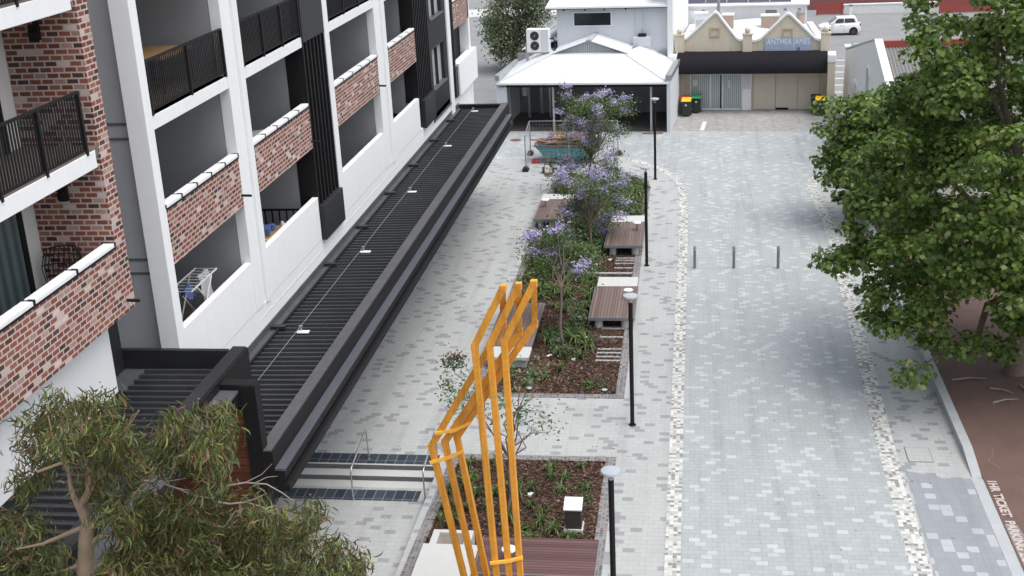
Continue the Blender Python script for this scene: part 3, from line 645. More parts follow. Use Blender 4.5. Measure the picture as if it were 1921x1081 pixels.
for k in range(13):
    a = math.pi*(k/12); m2.tube([(.38*math.cos(a), .1+.12*math.sin(a), .4), (.46*math.cos(a), .15+.3*math.sin(a), .75), (.36*math.cos(a), .2+.36*math.sin(a), 1.15)], .012, 5)
for z, r in ((.55, .41), (.8, .46), (1.0, .42), (1.15, .36)): m2.tube([(r*math.cos(math.pi*k/12), .15+(.15+.2*(z-.4))*math.sin(math.pi*k/12), z) for k in range(13)], .012, 5)
m2.build('backrest', M['black'], o); MB().cyl((0, 0), .4, .38, .46, 20).build('seat', M['black_rubber'], o)
for a in range(4): MB().cyldir((.3*math.cos(a*1.57+.78), .3*math.sin(a*1.57+.78), 0), (.3*math.cos(a*1.57+.78), .3*math.sin(a*1.57+.78), .4), .018).build('leg', M['black'], o)
def darkchair(loc, rz, lab):
    o = thing('outdoor_chair', lab, 'chair', loc, rz)
    MB().box(-.28, .28, -.28, .28, .42, .47).build('seat', M['black_rubber'], o, bevel=.01); MB().box(-.28, .28, .24, .28, .47, .98).build('backrest', M['black_rubber'], o, bevel=.01)
    for a in (-1, 1):
        for b in (-1, 1): MB().box(a*.25-.02, a*.25+.02, b*.25-.02, b*.25+.02, 0, .42).build('leg', M['black'], o)
darkchair((-12.7, 50.0, 8.95), .4, 'dark outdoor chair on the balcony above the second white parapet')
darkchair((-12.8, 51.6, 5.72), -.5, 'dark outdoor chair on the lowest balcony beside black ribs')
tag(MB().obox((0, 0, .55), (.7, 1.3, 1.1)).obox((0, 0, 1.11), (.74, 1.34, .04)).build('storage_box', M['tan_box'], loc=(-12.6, 49.3, 5.72), bevel=.02), 'tan storage box just behind the far white parapet', 'box')

# ================================================================== PLANTERS
def planter(name, outline, lab):
    o = thing(name, lab, 'planter')
    c = Vector((sum(p[0] for p in outline)/len(outline), sum(p[1] for p in outline)/len(outline), 0)); n = len(outline); inner = []
    for i in range(n):
        p0, p1, p2 = (Vector((*outline[(i+k) % n], 0)) for k in (-1, 0, 1))
        d1 = (p1-p0).normalized(); d2 = (p2-p1).normalized(); n1 = Vector((-d1.y, d1.x, 0)); n2 = Vector((-d2.y, d2.x, 0)); b = (n1+n2).normalized()
        inner.append(p1 + b*(.30/max(.35, b.dot(n1))))
    mb = MB()
    for i in range(n):
        a, b2 = outline[i], outline[(i+1) % n]; c1, d = inner[i], inner[(i+1) % n]
        mb.add([(a[0], a[1], -.3), (b2[0], b2[1], -.3), (a[0], a[1], .02), (b2[0], b2[1], .02), (d.x, d.y, .02), (c1.x, c1.y, .02), (d.x, d.y, -.1), (c1.x, c1.y, -.1)], [(0, 1, 3, 2), (2, 3, 4, 5), (5, 4, 6, 7)])
    mb.build('border', M['border'], o)
    # bumpy bark bed
    xs = [p.x for p in inner]; ys = [p.y for p in inner]; x0, x1, y0, y1 = min(xs), max(xs), min(ys), max(ys)
    MB().poly([(p.x, p.y, .014) for p in inner]).build('mulch_bed', M['mulch'], o)
    return o, [(p.x, p.y) for p in inner]
def inside(p, poly):
    x, y = p; r = False; n = len(poly)
    for i in range(n):
        (x0, y0), (x1, y1) = poly[i], poly[(i+1) % n]
        if (y0 > y) != (y1 > y) and x < (x1-x0)*(y-y0)/(y1-y0)+x0: r = not r
    return r
pl1, in1 = planter('planter_bed', [(-7.58, 20.5), (-2.33, 20.5), (-2.33, 33.52), (-7.35, 33.52)], 'near bark mulched bed with dark brick edging beside the steps')
pl2, in2 = planter('planter_bed', [(-7.50, 37.66), (-2.32, 37.66), (-2.32, 63.6), (-2.45, 65.0), (-3.0, 66.1), (-4.1, 66.8), (-7.66, 66.6)], 'long far bed with violet flowering trees and dark brick edging')
def chips(poly, n, name, lab, parent=None):
    xs = [p[0] for p in poly]; ys = [p[1] for p in poly]
    P = np.column_stack([rng.uniform(min(xs), max(xs), n), rng.uniform(min(ys), max(ys), n), rng.uniform(.012, .045, n)])
    keep = np.array([inside((p[0], p[1]), poly) for p in P]); P = P[keep]; n = len(P)
    T = np.array([(-1, -.45, 0), (-.2, -.6, 0), (1, -.35, 0), (.8, .4, 0), (-.7, .5, 0)], float)
    a = rng.uniform(0, 6.28, n); tl = rng.normal(0, .4, n); tl2 = rng.normal(0, .4, n); s = rng.uniform(.018, .05, n)
    ca, sa = np.cos(a), np.sin(a)
    X = T[None, :, 0]*s[:, None]; Yy = T[None, :, 1]*s[:, None]
    V = np.stack([P[:, 0:1]+X*ca[:, None]-Yy*sa[:, None], P[:, 1:2]+X*sa[:, None]+Yy*ca[:, None], P[:, 2:3]+X*np.sin(tl)[:, None]+Yy*np.sin(tl2)[:, None]+.01], 2).reshape(-1, 3)
    F = np.arange(n*5).reshape(n, 5)
    o = np_mesh(name, V, F, M['chip'], parent); tag(o, lab, 'mulch', kind='stuff'); return o
chips(in1, 15000, 'bark_chips', 'loose brown bark chips over the near bed'); chips(in2, 26000, 'bark_chips', 'loose brown bark chips over the long far bed')

# ---- deck seats
def deck(name, lab, x0, x1, y0, y1, m, legs):
    o = thing(name, lab, 'deck seat', ((x0+x1)/2, (y0+y1)/2, 0)); w, d = (x1-x0)/2, (y1-y0)/2
    MB().box(-w, w, -d, d, .42, .50).build('deck_boards', m, o, bevel=.006)
    B('edge_frame', M['bollard'], o, (-w-.005, w+.005, -d-.03, -d-.002, .38, .495), (-w-.03, -w-.006, -d-.03, d, .38, .495), (w+.006, w+.03, -d-.03, d, .38, .495))
    for (a, b) in legs: MB().cyl((a*w, b*d), .16, -.02, .42, 16).build('pedestal', M['concrete'], o, True)
    return o
L4 = [(-.6, -.85), (.6, -.85), (-.6, .8), (.6, .8)]
deck('deck_seat', 'timber deck seat second from near along the right edge of the far bed', -3.95, -2.27, 43.75, 47.2, M['deck'], L4)
deck('deck_seat', 'timber deck seat farthest along the right edge of the far bed', -3.95, -2.30, 52.45, 56.0, M['deck'], L4)
deck('deck_seat', 'timber deck seat at the left edge of the bed under the violet blossom', -7.62, -6.0, 56.5, 59.95, M['deck'], L4)
deck('deck_seat', 'timber deck seat on the left edge seen through the orange frames', -7.42, -5.82, 41.0, 45.3, M['deck'], L4)
deck('deck_seat', 'wide dark timber deck with crosswise boards in the near bed', -5.45, -2.45, 26.35, 28.05, M['deck_cross'], [(-.8, -.5), (-.2, -.5), (.4, -.5), (.85, -.5), (-.8, .6), (.8, .6)])
def slab(lab, x0, x1, y0, y1, z=.47):
    o = thing('concrete_block', lab, 'concrete block', ((x0+x1)/2, (y0+y1)/2, 0)); w, d = (x1-x0)/2, (y1-y0)/2
    MB().box(-w, w, -d, d, .33, z).build('top_slab', M['concrete'], o, bevel=.02); MB().box(-w+.12, w-.12, -d+.12, d-.12, -.05, .33).build('base', M['kerb'], o)
    return o
slab('white concrete block behind the second right hand deck seat', -3.92, -2.3, 47.26, 48.4)
slab('white concrete block behind the farthest right hand deck seat', -3.92, -2.36, 56.06, 57.1)
slab('white concrete block behind the left deck seat below the blossom', -7.68, -5.95, 60.02, 61.0)
slab('white concrete block at the near end of the deck behind the orange frames', -7.3, -5.78, 39.95, 40.94)
o = slab('large white concrete slab beside the near dark timber deck', -7.0, -5.52, 23.8, 27.62, .5)
o = thing('concrete_planter', 'white concrete box with a recessed soil tray beside the near bed slab', 'planter box', (-6.32, 28.02, 0))
MB().box(-.54, -.36, -.37, .37, -.05, .46).box(.36, .54, -.37, .37, -.05, .46).box(-.36, .36, -.37, -.34, -.05, .46).box(-.36, .36, .22, .37, -.05, .46).build('rim', M['concrete'], o, bevel=.01); MB().box(-.36, .36, -.34, .22, -.05, .38).build('soil_tray', plain('old_tray', (.22, .185, .16), .8, var=.35, scale=6), o)
for x, y, lab in [(-2.58, 45.8, 'white mushroom lamp on the second right hand deck'), (-2.62, 54.7, 'white mushroom lamp on the farthest right hand deck'), (-7.28, 58.6, 'white mushroom lamp on the left deck by the blossom'), (-4.62, 26.9, 'white mushroom lamp on the near dark deck')]:
    o = thing('mushroom_lamp', lab, 'lamp', (x, y, .5))
    MB().cyl((0, 0), .03, 0, .36, 10).build('stem', M['bollard'], o); MB().cyl((0, 0), .19, .34, .37, 24, .185).cyl((0, 0), .185, .37, .40, 24, .10).build('lamp_shade', M['white_plastic'], o, True)
# timber sleepers laid in the bed
for j, (x0, x1, ys) in enumerate([(-3.5, -2.63, (40.75, 41.1, 41.45, 41.8)), (-3.5, -2.63, (42.95,)), (-3.5, -2.63, (44.9-2.0+.9, 43.55-0.1+.45)), (-3.45, -2.63, (50.75, 51.35, 51.75, 52.05)), (-7.15, -6.1, (55.6, 55.9, 56.15)), (-7.2, -6.4, (54.8, 53.4, 52.2, 51.2))]):
    for y in ys:
        tag(MB().box(x0, x1, y-.06, y+.06, -.05, .05).build('timber_sleeper', M['sleeper'], bevel=.01), 'weathered grey sleeper laid across the bark of the far bed', 'sleeper', 'grey sleepers laid in the far bed')
tag(MB().box(-7.1, -2.63, 49.95, 50.12, -.05, .07).build('concrete_edging', M['sleeper'], bevel=.01), 'long pale edging strip crossing the whole far bed', 'edging')
# service box in the near bed
o = thing('service_box', 'dark metal service box with sloping white lid in the near bed', 'service box', (-3.22, 29.35, 0)); o.scale = (.88, .88, .88)
MB().box(-.29, .29, -.27, .29, -.05, .14).build('base', M['concrete'], o, bevel=.01)
MB().extr([(-.25, -.22, .14), (-.25, -.22, .78), (-.25, .24, .92), (-.25, .24, .14)], (.5, 0, 0)).build('cabinet', plain('dark_cabinet', (.045, .042, .04), .5), o)
MB().extr([(-.28, -.26, .79), (-.28, -.26, .83), (-.28, .27, .98), (-.28, .27, .94)], (.56, 0, 0)).build('lid', M['white_plastic'], o)
for x, y, z in [(-5.55, 38.3, 0), (-3.0, 38.25, 0), (-4.0, 42.85, 0)]:
    o = thing('bed_uplight', 'small round ground light set in the far bed bark', 'ground light', (x, y, 0), 0, 'small round ground lights')
    MB().cyl((0, 0), .13, -.02, .05, 18).build('housing', M['black'], o); MB().cyl((0, 0), .10, .05, .06, 18).build('lens', M['sea_glass'], o)
for x, y, k in [(-4.65, 31.1, 1), (-6.3, 31.3, 1), (-4.3, 40.8, 1), (-5.2, 41.1, 0), (-4.5, 44.9, 1), (-3.7, 51.8, 0)]:
    tag(MB().obox((0, 0, .03), (.16, .11, .03), x).obox((.05, .03, .05), (.1, .09, .02), y).build('paper_scrap', M['white_plastic'], loc=(x, y, .02)), 'crumpled white scrap of litter lying on the bark', 'litter', 'white litter scraps on the bark')

# ================================================================== LAMP POSTS, BOLLARDS, RAILS
def lamppost(x, y, lab):
    o = thing('street_lamp', lab, 'street lamp', (x, y, 0), 0, 'black lamp posts along the walkway')
    MB().cyl((0, 0), .066, 0, 4.15, 16).cyl((0, 0), .12, 0, .02, 16).build('pole', M['black'], o, True)
    MB().cyl((0, 0), .03, 4.15, 4.32, 10).cyl((0, 0), .055, 4.15, 4.19, 12).build('neck', M['steel'], o)
    MB().cyl((0, 0), .18, 4.30, 4.34, 28, .235).cyl((0, 0), .235, 4.34, 4.385, 28, .22).cyl((0, 0), .22, 4.385, 4.42, 28, .08).build('lamp_head', plain('pale_lamp_head', (.38, .42, .45), .35), o, True)
    return o
lamppost(-1.84, 24.62, 'black lamp post nearest the camera beside the near bed')
lamppost(-1.95, 35.74, 'black lamp post beside the near end of the far bed')
lamppost(-2.06, 51.17, 'black lamp post beside the far right deck seats')
lamppost(-2.12, 65.36, 'farthest black lamp post in front of the carport')
for i, (x, lab) in enumerate([(-.01, 'leftmost grey bollard next to the left mosaic band'), (1.63, 'second grey bollard from the left mosaic band'), (3.47, 'third grey bollard, in the open right of centre'), (5.16, 'grey bollard half hidden by the tree leaves')]):
    o = thing('bollard', lab, 'bollard', (x, 50.81, 0), 0, 'bollards across the paved street')
    MB().cyl((0, 0), .062, 0, .80, 18).build('post', M['bollard'], o, True); MB().cyl((0, 0), .065, .80, .93, 18).build('band', M['tan_box'], o, True); MB().cyl((0, 0), .068, .93, 1.0, 18).build('cap', M['galv'], o, True)
def handrail(x, lab):
    o = thing('handrail', lab, 'handrail', (x, 0, 0), 0, 'steel handrails on the steps')
    MB().tube([(0, 31.12, -.30), (0, 31.12, .58), (0, 31.16, .66), (0, 31.3, .72), (0, 32.95, 1.02), (0, 33.05, 1.0), (0, 33.08, .92), (0, 33.08, 0)], .025, 10).build('rail', M['steel'], o, True)
    for y, z in ((31.12, -.30), (33.08, .0)): MB().cyl((0, y), .06, z, z+.012, 14).build('foot_plate', M['steel'], o)
handrail(-9.86, 'bent steel handrail in the middle of the steps'); handrail(-7.72, 'bent steel handrail at the right end of the steps')

# ---- orange sculpture: three bent ribbons of square tube
sc_ = thing('street_sculpture', 'tall orange sculpture of three nested bent tube frames in the near bed', 'sculpture')
ya, yb = 24.62, 24.0
frames = [((870, 1081), (809, 836), (943, 608), (943, 540), (890, 648), (931, 1081)),
          ((891, 1081), (834, 829), (974, 622), (972, 536), (918, 648), (955, 1081)),
          ((913, 1081), (857, 819), (1002, 608), (1001, 531), (945, 641), (976, 1081))]
for k, (a0, a1, a2, b2, b1, b0) in enumerate(frames):
    off = .10*k
    A0, A1, A2 = (Vector(at(*p, y=ya+off)) for p in (a0, a1, a2)); B2, B1, B0 = (Vector(at(*p, y=yb+off)) for p in (b2, b1, b0))
    A0 = A1 + (A0-A1)*((A1.z+.05)/(A1.z-A0.z)); B0 = B1 + (B0-B1)*((B1.z+.05)/(B1.z-B0.z))
    fr = MB().bar(A0, A1, .135, .15).bar(A1, A2, .135, .15).bar(A2, B2, .12, .12).bar(B2, B1, .135, .15).bar(B1, B0, .135, .15)
    for j in (A1, A2, B2, B1): fr.obox(j, (.145, .145, .145))
    fr.build('tube_frame', M['orange'], sc_, bevel=.012)
    frames[k] = (A0, A1, A2, B2, B1, B0)
def crossb(i, f):
    P = [fr[i]+(fr[i+1]-fr[i])*f for fr in frames]
    for a, b in zip(P, P[1:]):
        d = (b-a).normalized()*.10; off = Vector((0, -.1, 0)); MB().bar(a-d+off, b+d+off, .05, .07).build('cross_bar', M['bright_yellow'], sc_)
crossb(0, .93); crossb(4, .685); crossb(1, .13)

# ================================================================== SKIP, FENCE, TROLLEY
o = thing('skip_bin', 'teal waste skip heaped with old timber behind the wire fence', 'skip', (-7.2, 69.7, 0), A); o.scale = (.92, .92, .92)
def skipshell(w0, w1, d0, d1, h, th):
    mb = MB(); a = [(-w0, -d0, .12), (w0, -d0, .12), (w0, d0, .12), (-w0, d0, .12)]; b = [(-w1, -d1, h), (w1, -d1, h), (w1, d1, h), (-w1, d1, h)]
    ai = [(x*.97, y*.95, z+th) for x, y, z in a]; bi = [(x*.965, y*.94, z) for x, y, z in b]
    mb.add(a+b+ai+bi, [(3, 2, 1, 0)] + [(i, (i+1) % 4, 4+(i+1) % 4, 4+i) for i in range(4)] + [(4+i, 4+(i+1) % 4, 12+(i+1) % 4, 12+i) for i in range(4)] + [(12+i, 12+(i+1) % 4, 8+(i+1) % 4, 8+i) for i in range(4)] + [(8, 9, 10, 11)]); return mb
skipshell(1.15, 1.95, .85, 1.0, 1.15, .03).build('body', M['teal'], o)
B('rim', M['rust'], o, (-2.0, 2.0, -1.05, -.97, 1.10, 1.19), (-2.0, 2.0, .97, 1.05, 1.10, 1.19), (-2.0, -1.9, -.97, .97, 1.10, 1.19), (1.9, 2.0, -.97, .97, 1.10, 1.19))
for s in (-.5, .5): MB().box(s-.06, s+.06, -1.02, -.88, .15, 1.1).build('side_rib', M['teal'], o)
mb = MB(); r2 = random.Random(8)
for k in range(14): mb.obox((r2.uniform(-1.3, 1.3), r2.uniform(-.6, .75), 1.05+.22*r2.random()), (r2.uniform(.8, 2.0), r2.uniform(.12, .4), .04), r2.uniform(-.3, .3), r2.uniform(-.1, .1), r2.uniform(-.1, .1))
mb.obox((.1, .75, 1.32), (2.8, .6, .05), .02, R(25))
tag(mb.build('timber_offcuts', M['timber'], loc=(-7.2, 69.7, 0), rz=A), 'brown timber boards heaped in the teal skip', 'timber')
def fpanel(p, q, lab):
    p = Vector((*p, 0)); q = Vector((*q, 0)); d = (q-p); ln = d.length; rz = math.atan2(d.y, d.x)
    o = thing('wire_fence', lab, 'fence', p, rz, 'wire fence panels round the skip')
    MB().tube([(.03, 0, .1), (.03, 0, 2.0), (ln-.03, 0, 2.0), (ln-.03, 0, .1)], .022, 8).tube([(.03, 0, .18), (ln-.03, 0, .18)], .018, 8).build('frame', M['galv'], o, True)
    m2 = MB(); n = int(ln/.2); nz = 9
    for k in range(1, n): m2.box(k*ln/n-.002, k*ln/n+.002, -.002, .002, .18, 2.0)
    for k in range(1, nz): m2.box(.03, ln-.03, -.004, -.002, .18+k*1.82/nz-.002, .18+k*1.82/nz+.002)
    m2.build('wire_mesh', M['net'], o)
    return o
fc = [(-9.40, 67.45), (-4.42, 67.15), (-4.42, 70.9), (-9.60, 71.2)]
fpanel(fc[0], (-6.9, 67.3), 'left wire fence panel on the near side of the skip'); fpanel((-6.9, 67.3), fc[1], 'right wire fence panel on the near side of the skip')
fpanel(fc[1], fc[2], 'wire fence panel closing the right end of the skip'); fpanel((-7.0, 71.05), fc[2], 'right wire fence panel behind the skip'); fpanel(fc[3], (-7.0, 71.05), 'left wire fence panel behind the skip'); fpanel(fc[0], fc[3], 'wire fence panel closing the left end of the skip')
for x, y in fc + [(-6.9, 67.3)]:
    tag(MB().obox((0, 0, .09), (.34, .6, .18)).obox((0, 0, .2), (.2, .4, .06)).build('fence_foot', M['black_rubber'], loc=(x, y, .0), bevel=.03), 'black rubber fence foot holding a wire panel corner', 'fence foot', 'black feet under the wire fence')
o = thing('sack_trolley', 'rusty brown hand trolley parked against the near fence panel', 'trolley', (-8.05, 66.75, 0), .1)
MB().tube([(-.22, .1, .05), (-.22, .3, 1.2), (.22, .3, 1.2), (.22, .1, .05)], .025, 8).bar((-.22, .2, .5), (.22, .2, .5), .05).bar((-.22, .25, .8), (.22, .25, .8), .05).build('frame', M['rust'], o)
MB().box(-.25, .25, -.25, .1, .02, .05).box(-.2, .2, -.6, -.15, .0, .03).build('toe_plate', M['dark_wood'], o)
for s in (-.3, .3): MB().cyldir((s-.04, .25, .17), (s+.04, .25, .17), .17, 16).build('wheel', M['black_rubber'], o)
tag(MB().obox((0, 0, .10), (.45, .3, .2), .1).obox((0, 0, .21), (.3, .2, .04), .1).build('red_crate', M['red_lid'], loc=(-9.05, 69.2, 0)), 'small red crate on the paving inside the fence', 'crate')
tag(MB().tube([(.3*math.cos(k*.5236), .05, .3+.3*math.sin(k*.5236)) for k in range(13)], .07, 8).build('loose_tyre', M['black_rubber'], loc=(-7.75, 67.7, 0)), 'black tyre leaning on the fence beside the rusty trolley', 'tyre')

# ================================================================== CARPORT BUILDING (local frame)
def lthing(name, lab, cat, group=None): return thing(name, lab, cat, LO, A, group)
cp = lthing('carport', 'white hipped carport roof over a dark open bay in front of the grey building', 'carport')
ze, zr = 3.12, 4.42
e = [(-10.85, -.15, ze), (-.15, -.15, ze), (-.15, 6, ze+.55), (-10.85, 6, ze+.55)]; r0, r1 = (-7.75, 3.2, zr), (-3.35, 3.2, zr)
def sheet(mb, pts, th=.05):
    mb.extr(pts, (0, 0, -th)); return mb
mb = MB(); sheet(mb, [e[0], e[1], r1, r0]); sheet(mb, [e[1], (-.15, 5.98, ze+.3), (-2.4, 5.98, zr), r1]); sheet(mb, [(-10.85, 5.98, ze+.3), e[0], r0, (-8.7, 5.98, zr)]); 
mb.build('roof', M['zinc'], cp)
for q in (r0, r1):
    pass
MB().bar(e[0], r0, .16, .03).bar(e[1], r1, .16, .03).build('hip_cap', plain('grey_hip_cap', (.52, .54, .56), .5), cp)
g0, g1, gp = (-7.75, 3.22, zr), (-3.35, 3.22, zr), (-5.45, 3.22, 5.22)
MB().extr([(-7.5, 3.22, zr), (-3.6, 3.22, zr), (-5.5, 3.22, 5.14)], (0, .05, 0)).build('gable_board', planks('grey_gable_boards', (.40, .43, .45), (.47, .50, .52), .12, 'x', .012), cp)
mb = MB(); sheet(mb, [(-8.0, 3.0, zr-.03), (-5.5, 3.0, 5.24), (-5.5, 5.98, 5.24), (-8.0, 5.98, zr-.03)]); sheet(mb, [(-5.5, 3.0, 5.24), (-3.0, 3.0, zr-.03), (-3.0, 5.98, zr-.03), (-5.5, 5.98, 5.24)]); mb.build('gablet_roof', M['zinc'], cp)
MB().box(-5.68, -5.32, 2.98, 5.97, 5.20, 5.27).build('ridge_cap', plain('grey_ridge', (.42, .44, .46), .5), cp)
B('gutter', M['white'], cp, (-10.9, -.1, -.26, -.14, ze-.10, ze+.02)); B('eave_beam', M['black'], cp, (-10.8, -.2, -.12, .1, ze-.28, ze-.08))
for x in (-7.33, -1.2): MB().box(x-.06, x+.06, -.06, .06, 0, ze-.1).build('post', M['galv'], cp)
B('wall', M['grey_clad'], cp, (-.22, 0.0, -.15, 5.9, 0, 3.25), (-10.95, -10.78, -.15, 5.9, 0, 3.3), (-10.95, -10.3, -.12, .1, 0, 3.0))
B('wall_cap', M['galv'], cp, (-.28, .06, -.2, 5.9, 3.25, 3.55), (-11.0, -10.72, -.2, 5.9, 3.3, 3.6))
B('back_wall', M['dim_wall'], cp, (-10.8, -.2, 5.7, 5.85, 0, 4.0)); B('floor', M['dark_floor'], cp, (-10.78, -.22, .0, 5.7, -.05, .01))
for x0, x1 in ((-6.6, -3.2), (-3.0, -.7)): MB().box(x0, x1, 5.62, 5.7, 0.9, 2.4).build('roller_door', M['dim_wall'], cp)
MB().box(-10.7, -10.3, 1.0, 1.3, 0, 2.9).box(-9.3, -9.1, 5.3, 5.5, 0, 3.2).build('inner_post', M['galv'], cp)
tag(MB().cyl((0, 0), .16, 0, .55, 14, .22).cyl((0, 0), .2, .55, .62, 14).cyl((0, 0), .02, .62, 1.1, 8).build('hanging_basket', plain('pale_basket', (.42, .40, .40), .7), loc=L(-9.6, 2.0, 1.9)), 'pale hanging basket inside the dark carport at left', 'basket')
gb = lthing('grey_building', 'two storey pale grey building with white roof and one dark strip window', 'building')
B('wall', M['grey_clad'], gb, (-8.1, -.75, 6, 16, 0, 6.95))
wdw = B('window', M['white'], gb, (-7.0, -4.42, 5.96, 6.0, 5.66, 6.62)); B('pane', M['glass'], wdw, (-6.92, -4.5, 5.945, 5.975, 5.74, 6.54))
mb = MB(); sheet(mb, [(-8.75, 5.6, 6.98), (-.75, 5.6, 6.98), (-.75, 17, 9.4), (-8.75, 17, 9.4)], .08); mb.build('roof', M['zinc'], gb)
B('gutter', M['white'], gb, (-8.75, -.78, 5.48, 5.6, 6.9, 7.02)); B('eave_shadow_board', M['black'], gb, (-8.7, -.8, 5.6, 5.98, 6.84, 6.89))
for x in (-7.6, -6.2, -4.9, -3.5): MB().box(x-.04, x+.04, 5.9, 6.0, 6.7, 6.85).build('bracket', M['black'], gb)
B('party_wall', M['white'], gb, (-.75, -.42, 5.5, 17, 0, 8.0)); B('corner_trim', M['grey_clad'], gb, (-.80, -.74, 5.9, 6.0, 3.3, 6.9))
MB().cyldir((-2.37, 5.95, 4.95), (-2.37, 5.95, 6.9), .04).cyldir((-2.9, 5.96, 3.7), (-2.9, 5.96, 6.9), .025).build('conduit', M['grey_clad'], gb)
MB().extr([(-1.78, 5.95, 7.95), (-1.78, 5.95, 8.0), (-1.78, 7.2, 8.3), (-1.78, 7.2, 8.2)], (1.0, 0, 0)).build('skylight', M['sea_glass'], gb)
ub = lthing('utility_cabinet', 'pale grey wall cabinet with a black vent on the grey building', 'cabinet')
MB().box(-3.0, -1.85, 5.5, 5.98, 3.75, 5.0).build('body', M['grey_clad'], ub, bevel=.02); MB().box(-2.68, -2.15, 5.52, 5.9, 5.0, 5.2).build('vent_hood', M['black'], ub, bevel=.06); MB().box(-2.98, -1.87, 5.49, 5.5, 4.36, 4.38).build('door_seam', M['bollard'], ub); MB().cyldir((-1.8, 5.9, 3.3), (-1.8, 5.9, 4.1), .05).build('pipe', M['grey_clad'], ub)
ac = lthing('air_conditioner', 'tall white air conditioner with two fans on a stand beside the carport', 'air conditioner')
MB().box(-9.75, -8.25, 3.9, 4.45, 4.35, 5.85).build('body', M['white_plastic'], ac, bevel=.03)
for z in (5.42, 4.78):
    f = MB().cyldir((-9.2, 3.9, z), (-9.2, 3.88, z), .29, 28).build('fan_grille', M['black'], ac); MB().cyldir((-9.2, 3.885, z), (-9.2, 3.86, z), .05, 14).build('hub', M['galv'], f)
    mb = MB()
    for r_ in (.12, .19, .26): mb.tube([(-9.2+r_*math.cos(k*.2618), 3.875, z+r_*math.sin(k*.2618)) for k in range(25)], .006, 5)
    mb.build('guard_ring', M['bollard'], f)
B('side_panel', M['grey_clad'], ac, (-8.78, -8.30, 3.885, 3.9, 4.4, 5.8)); MB().box(-9.85, -9.7, 4.0, 4.2, 0, 4.9).box(-8.4, -8.3, 4.0, 4.2, 0, 4.36).box(-9.7, -8.3, 4.0, 4.1, 4.26, 4.34).build('stand', M['galv'], ac)
MB().tube([(-8.25, 4.1, 5.2), (-8.0, 4.1, 5.2), (-7.9, 4.1, 5.05), (-7.9, 4.1, 4.4)], .05, 8).build('pipe', M['black'], ac)
lr = lthing('side_shed', 'low white roofed side building stepped behind the air conditioner', 'building')
B('wall', M['offwhite'], lr, (-10.4, -8.12, 7, 19, 0, 4.1))
mb = MB(); sheet(mb, [(-10.7, 6.6, 4.1), (-8.1, 6.6, 4.75), (-8.1, 20, 4.75), (-10.7, 20, 4.1)]); sheet(mb, [(-9.6, 8.5, 4.9), (-8.1, 8.5, 5.6), (-8.1, 20, 5.6), (-9.6, 20, 4.9)]); mb.build('roof', M['zinc'], lr)
MB().box(-8.5, -8.14, 8.4, 8.5, 4.7, 5.6).build('louvre', M['bollard'], lr)

# ================================================================== BEIGE SHOP
bs = lthing('beige_shop', 'beige rendered shop with twin gables, black awning and ball topped piers', 'shop')
MB().prism([(-.35, 6.6), (9.45, 6.6), (8.4, 17), (-.35, 17)], 0, 3.55).build('wall', M['beige'], bs); B('front_wall', M['beige'], bs, (-.3, .62, 6.5, 6.6, 0, 3.9)); B('front_wall', M['beige'], bs, (3.98, 9.45, 6.52, 6.6, 0, 3.9))
prof = [(-.3, 3.85), (9.5, 3.85), (9.5, 4.42), (8.85, 4.42), (8.55, 4.55), (6.98, 6.08), (6.85, 6.12), (6.7, 6.05), (5.15, 4.55), (4.85, 4.45), (3.85, 4.48), (3.6, 4.62), (2.38, 6.22), (2.24, 6.28), (2.1, 6.2), (.45, 4.68), (.2, 4.58), (-.3, 4.58)]
MB().extr([(x, 6.5, z) for x, z in prof], (0, .3, 0)).build('gable', M['beige'], bs)
mb = MB()
for (x0, z0), (x1, z1) in zip(prof[2:], prof[3:]): mb.add([(x0, 6.40, z0), (x1, 6.40, z1), (x1, 6.40, z1+.14), (x0, 6.40, z0+.14), (x0, 6.95, z0), (x1, 6.95, z1), (x1, 6.95, z1+.14), (x0, 6.95, z0+.14)], [(0, 1, 2, 3), (3, 2, 6, 7), (7, 6, 5, 4), (4, 5, 1, 0)])
mb.build('gable_coping', M['white'], bs)
for x, z in ((2.22, 5.1), (6.85, 4.98)):
    f = B('gable_vent', plain('vent_trim', (.45, .38, .28), .8), bs, (x-.32, x-.22, 6.42, 6.5, z-.3, z+.3), (x+.22, x+.32, 6.42, 6.5, z-.3, z+.3), (x-.22, x+.22, 6.42, 6.5, z+.2, z+.3), (x-.22, x+.22, 6.42, 6.5, z-.3, z-.2)); 
for x in (-.05, 4.32, 9.22):
    q = B('pier', M['beige'], bs, (x-.30, x+.30, 6.22, 6.6, 2.8 if x > 0 else 0, 4.95), (x-.34, x+.34, 6.18, 6.64, 4.90, 5.02), bevel=.015); MB().sphere((x, 6.42, 5.2), .2, 14, 10).build('ball_finial', M['beige'], q, True)
for x in (.9, 3.3, 5.4-.35, 8.6): MB().box(x-.03, x+.03, 6.46, 6.5, 3.9, 4.5).build('pilaster', M['beige_door'], bs)
# awning, quarter barrel
mb = MB(); na = 10; ring = []
for k in range(na+1):
    a = math.pi/2*k/na; ring.append((6.45-1.35*math.sin(a), 2.78+1.08*math.cos(a)))
vs = [(-.15, y, z) for y, z in ring] + [(9.35, y, z) for y, z in ring]; n = na+1
mb.add(vs, [(i, i+1, n+i+1, n+i) for i in range(na)] + [tuple(range(n))+() , tuple(range(n, 2*n))[::-1]]); mb.box(-.15, 9.35, 5.09, 5.12, 2.62, 2.79)
mb.build('awning', M['awning'], bs, True)
B('side_wall', M['beige'], bs, (-.62, -.2, 5.0, 6.5, 0, 3.3), (9.4, 9.85, 4.9, 6.6, 0, 3.3)); B('side_wall_cap', M['white'], bs, (-.66, -.16, 4.95, 6.3, 3.3, 3.85), (9.36, 9.89, 4.85, 6.2, 3.3, 3.85), bevel=.08)
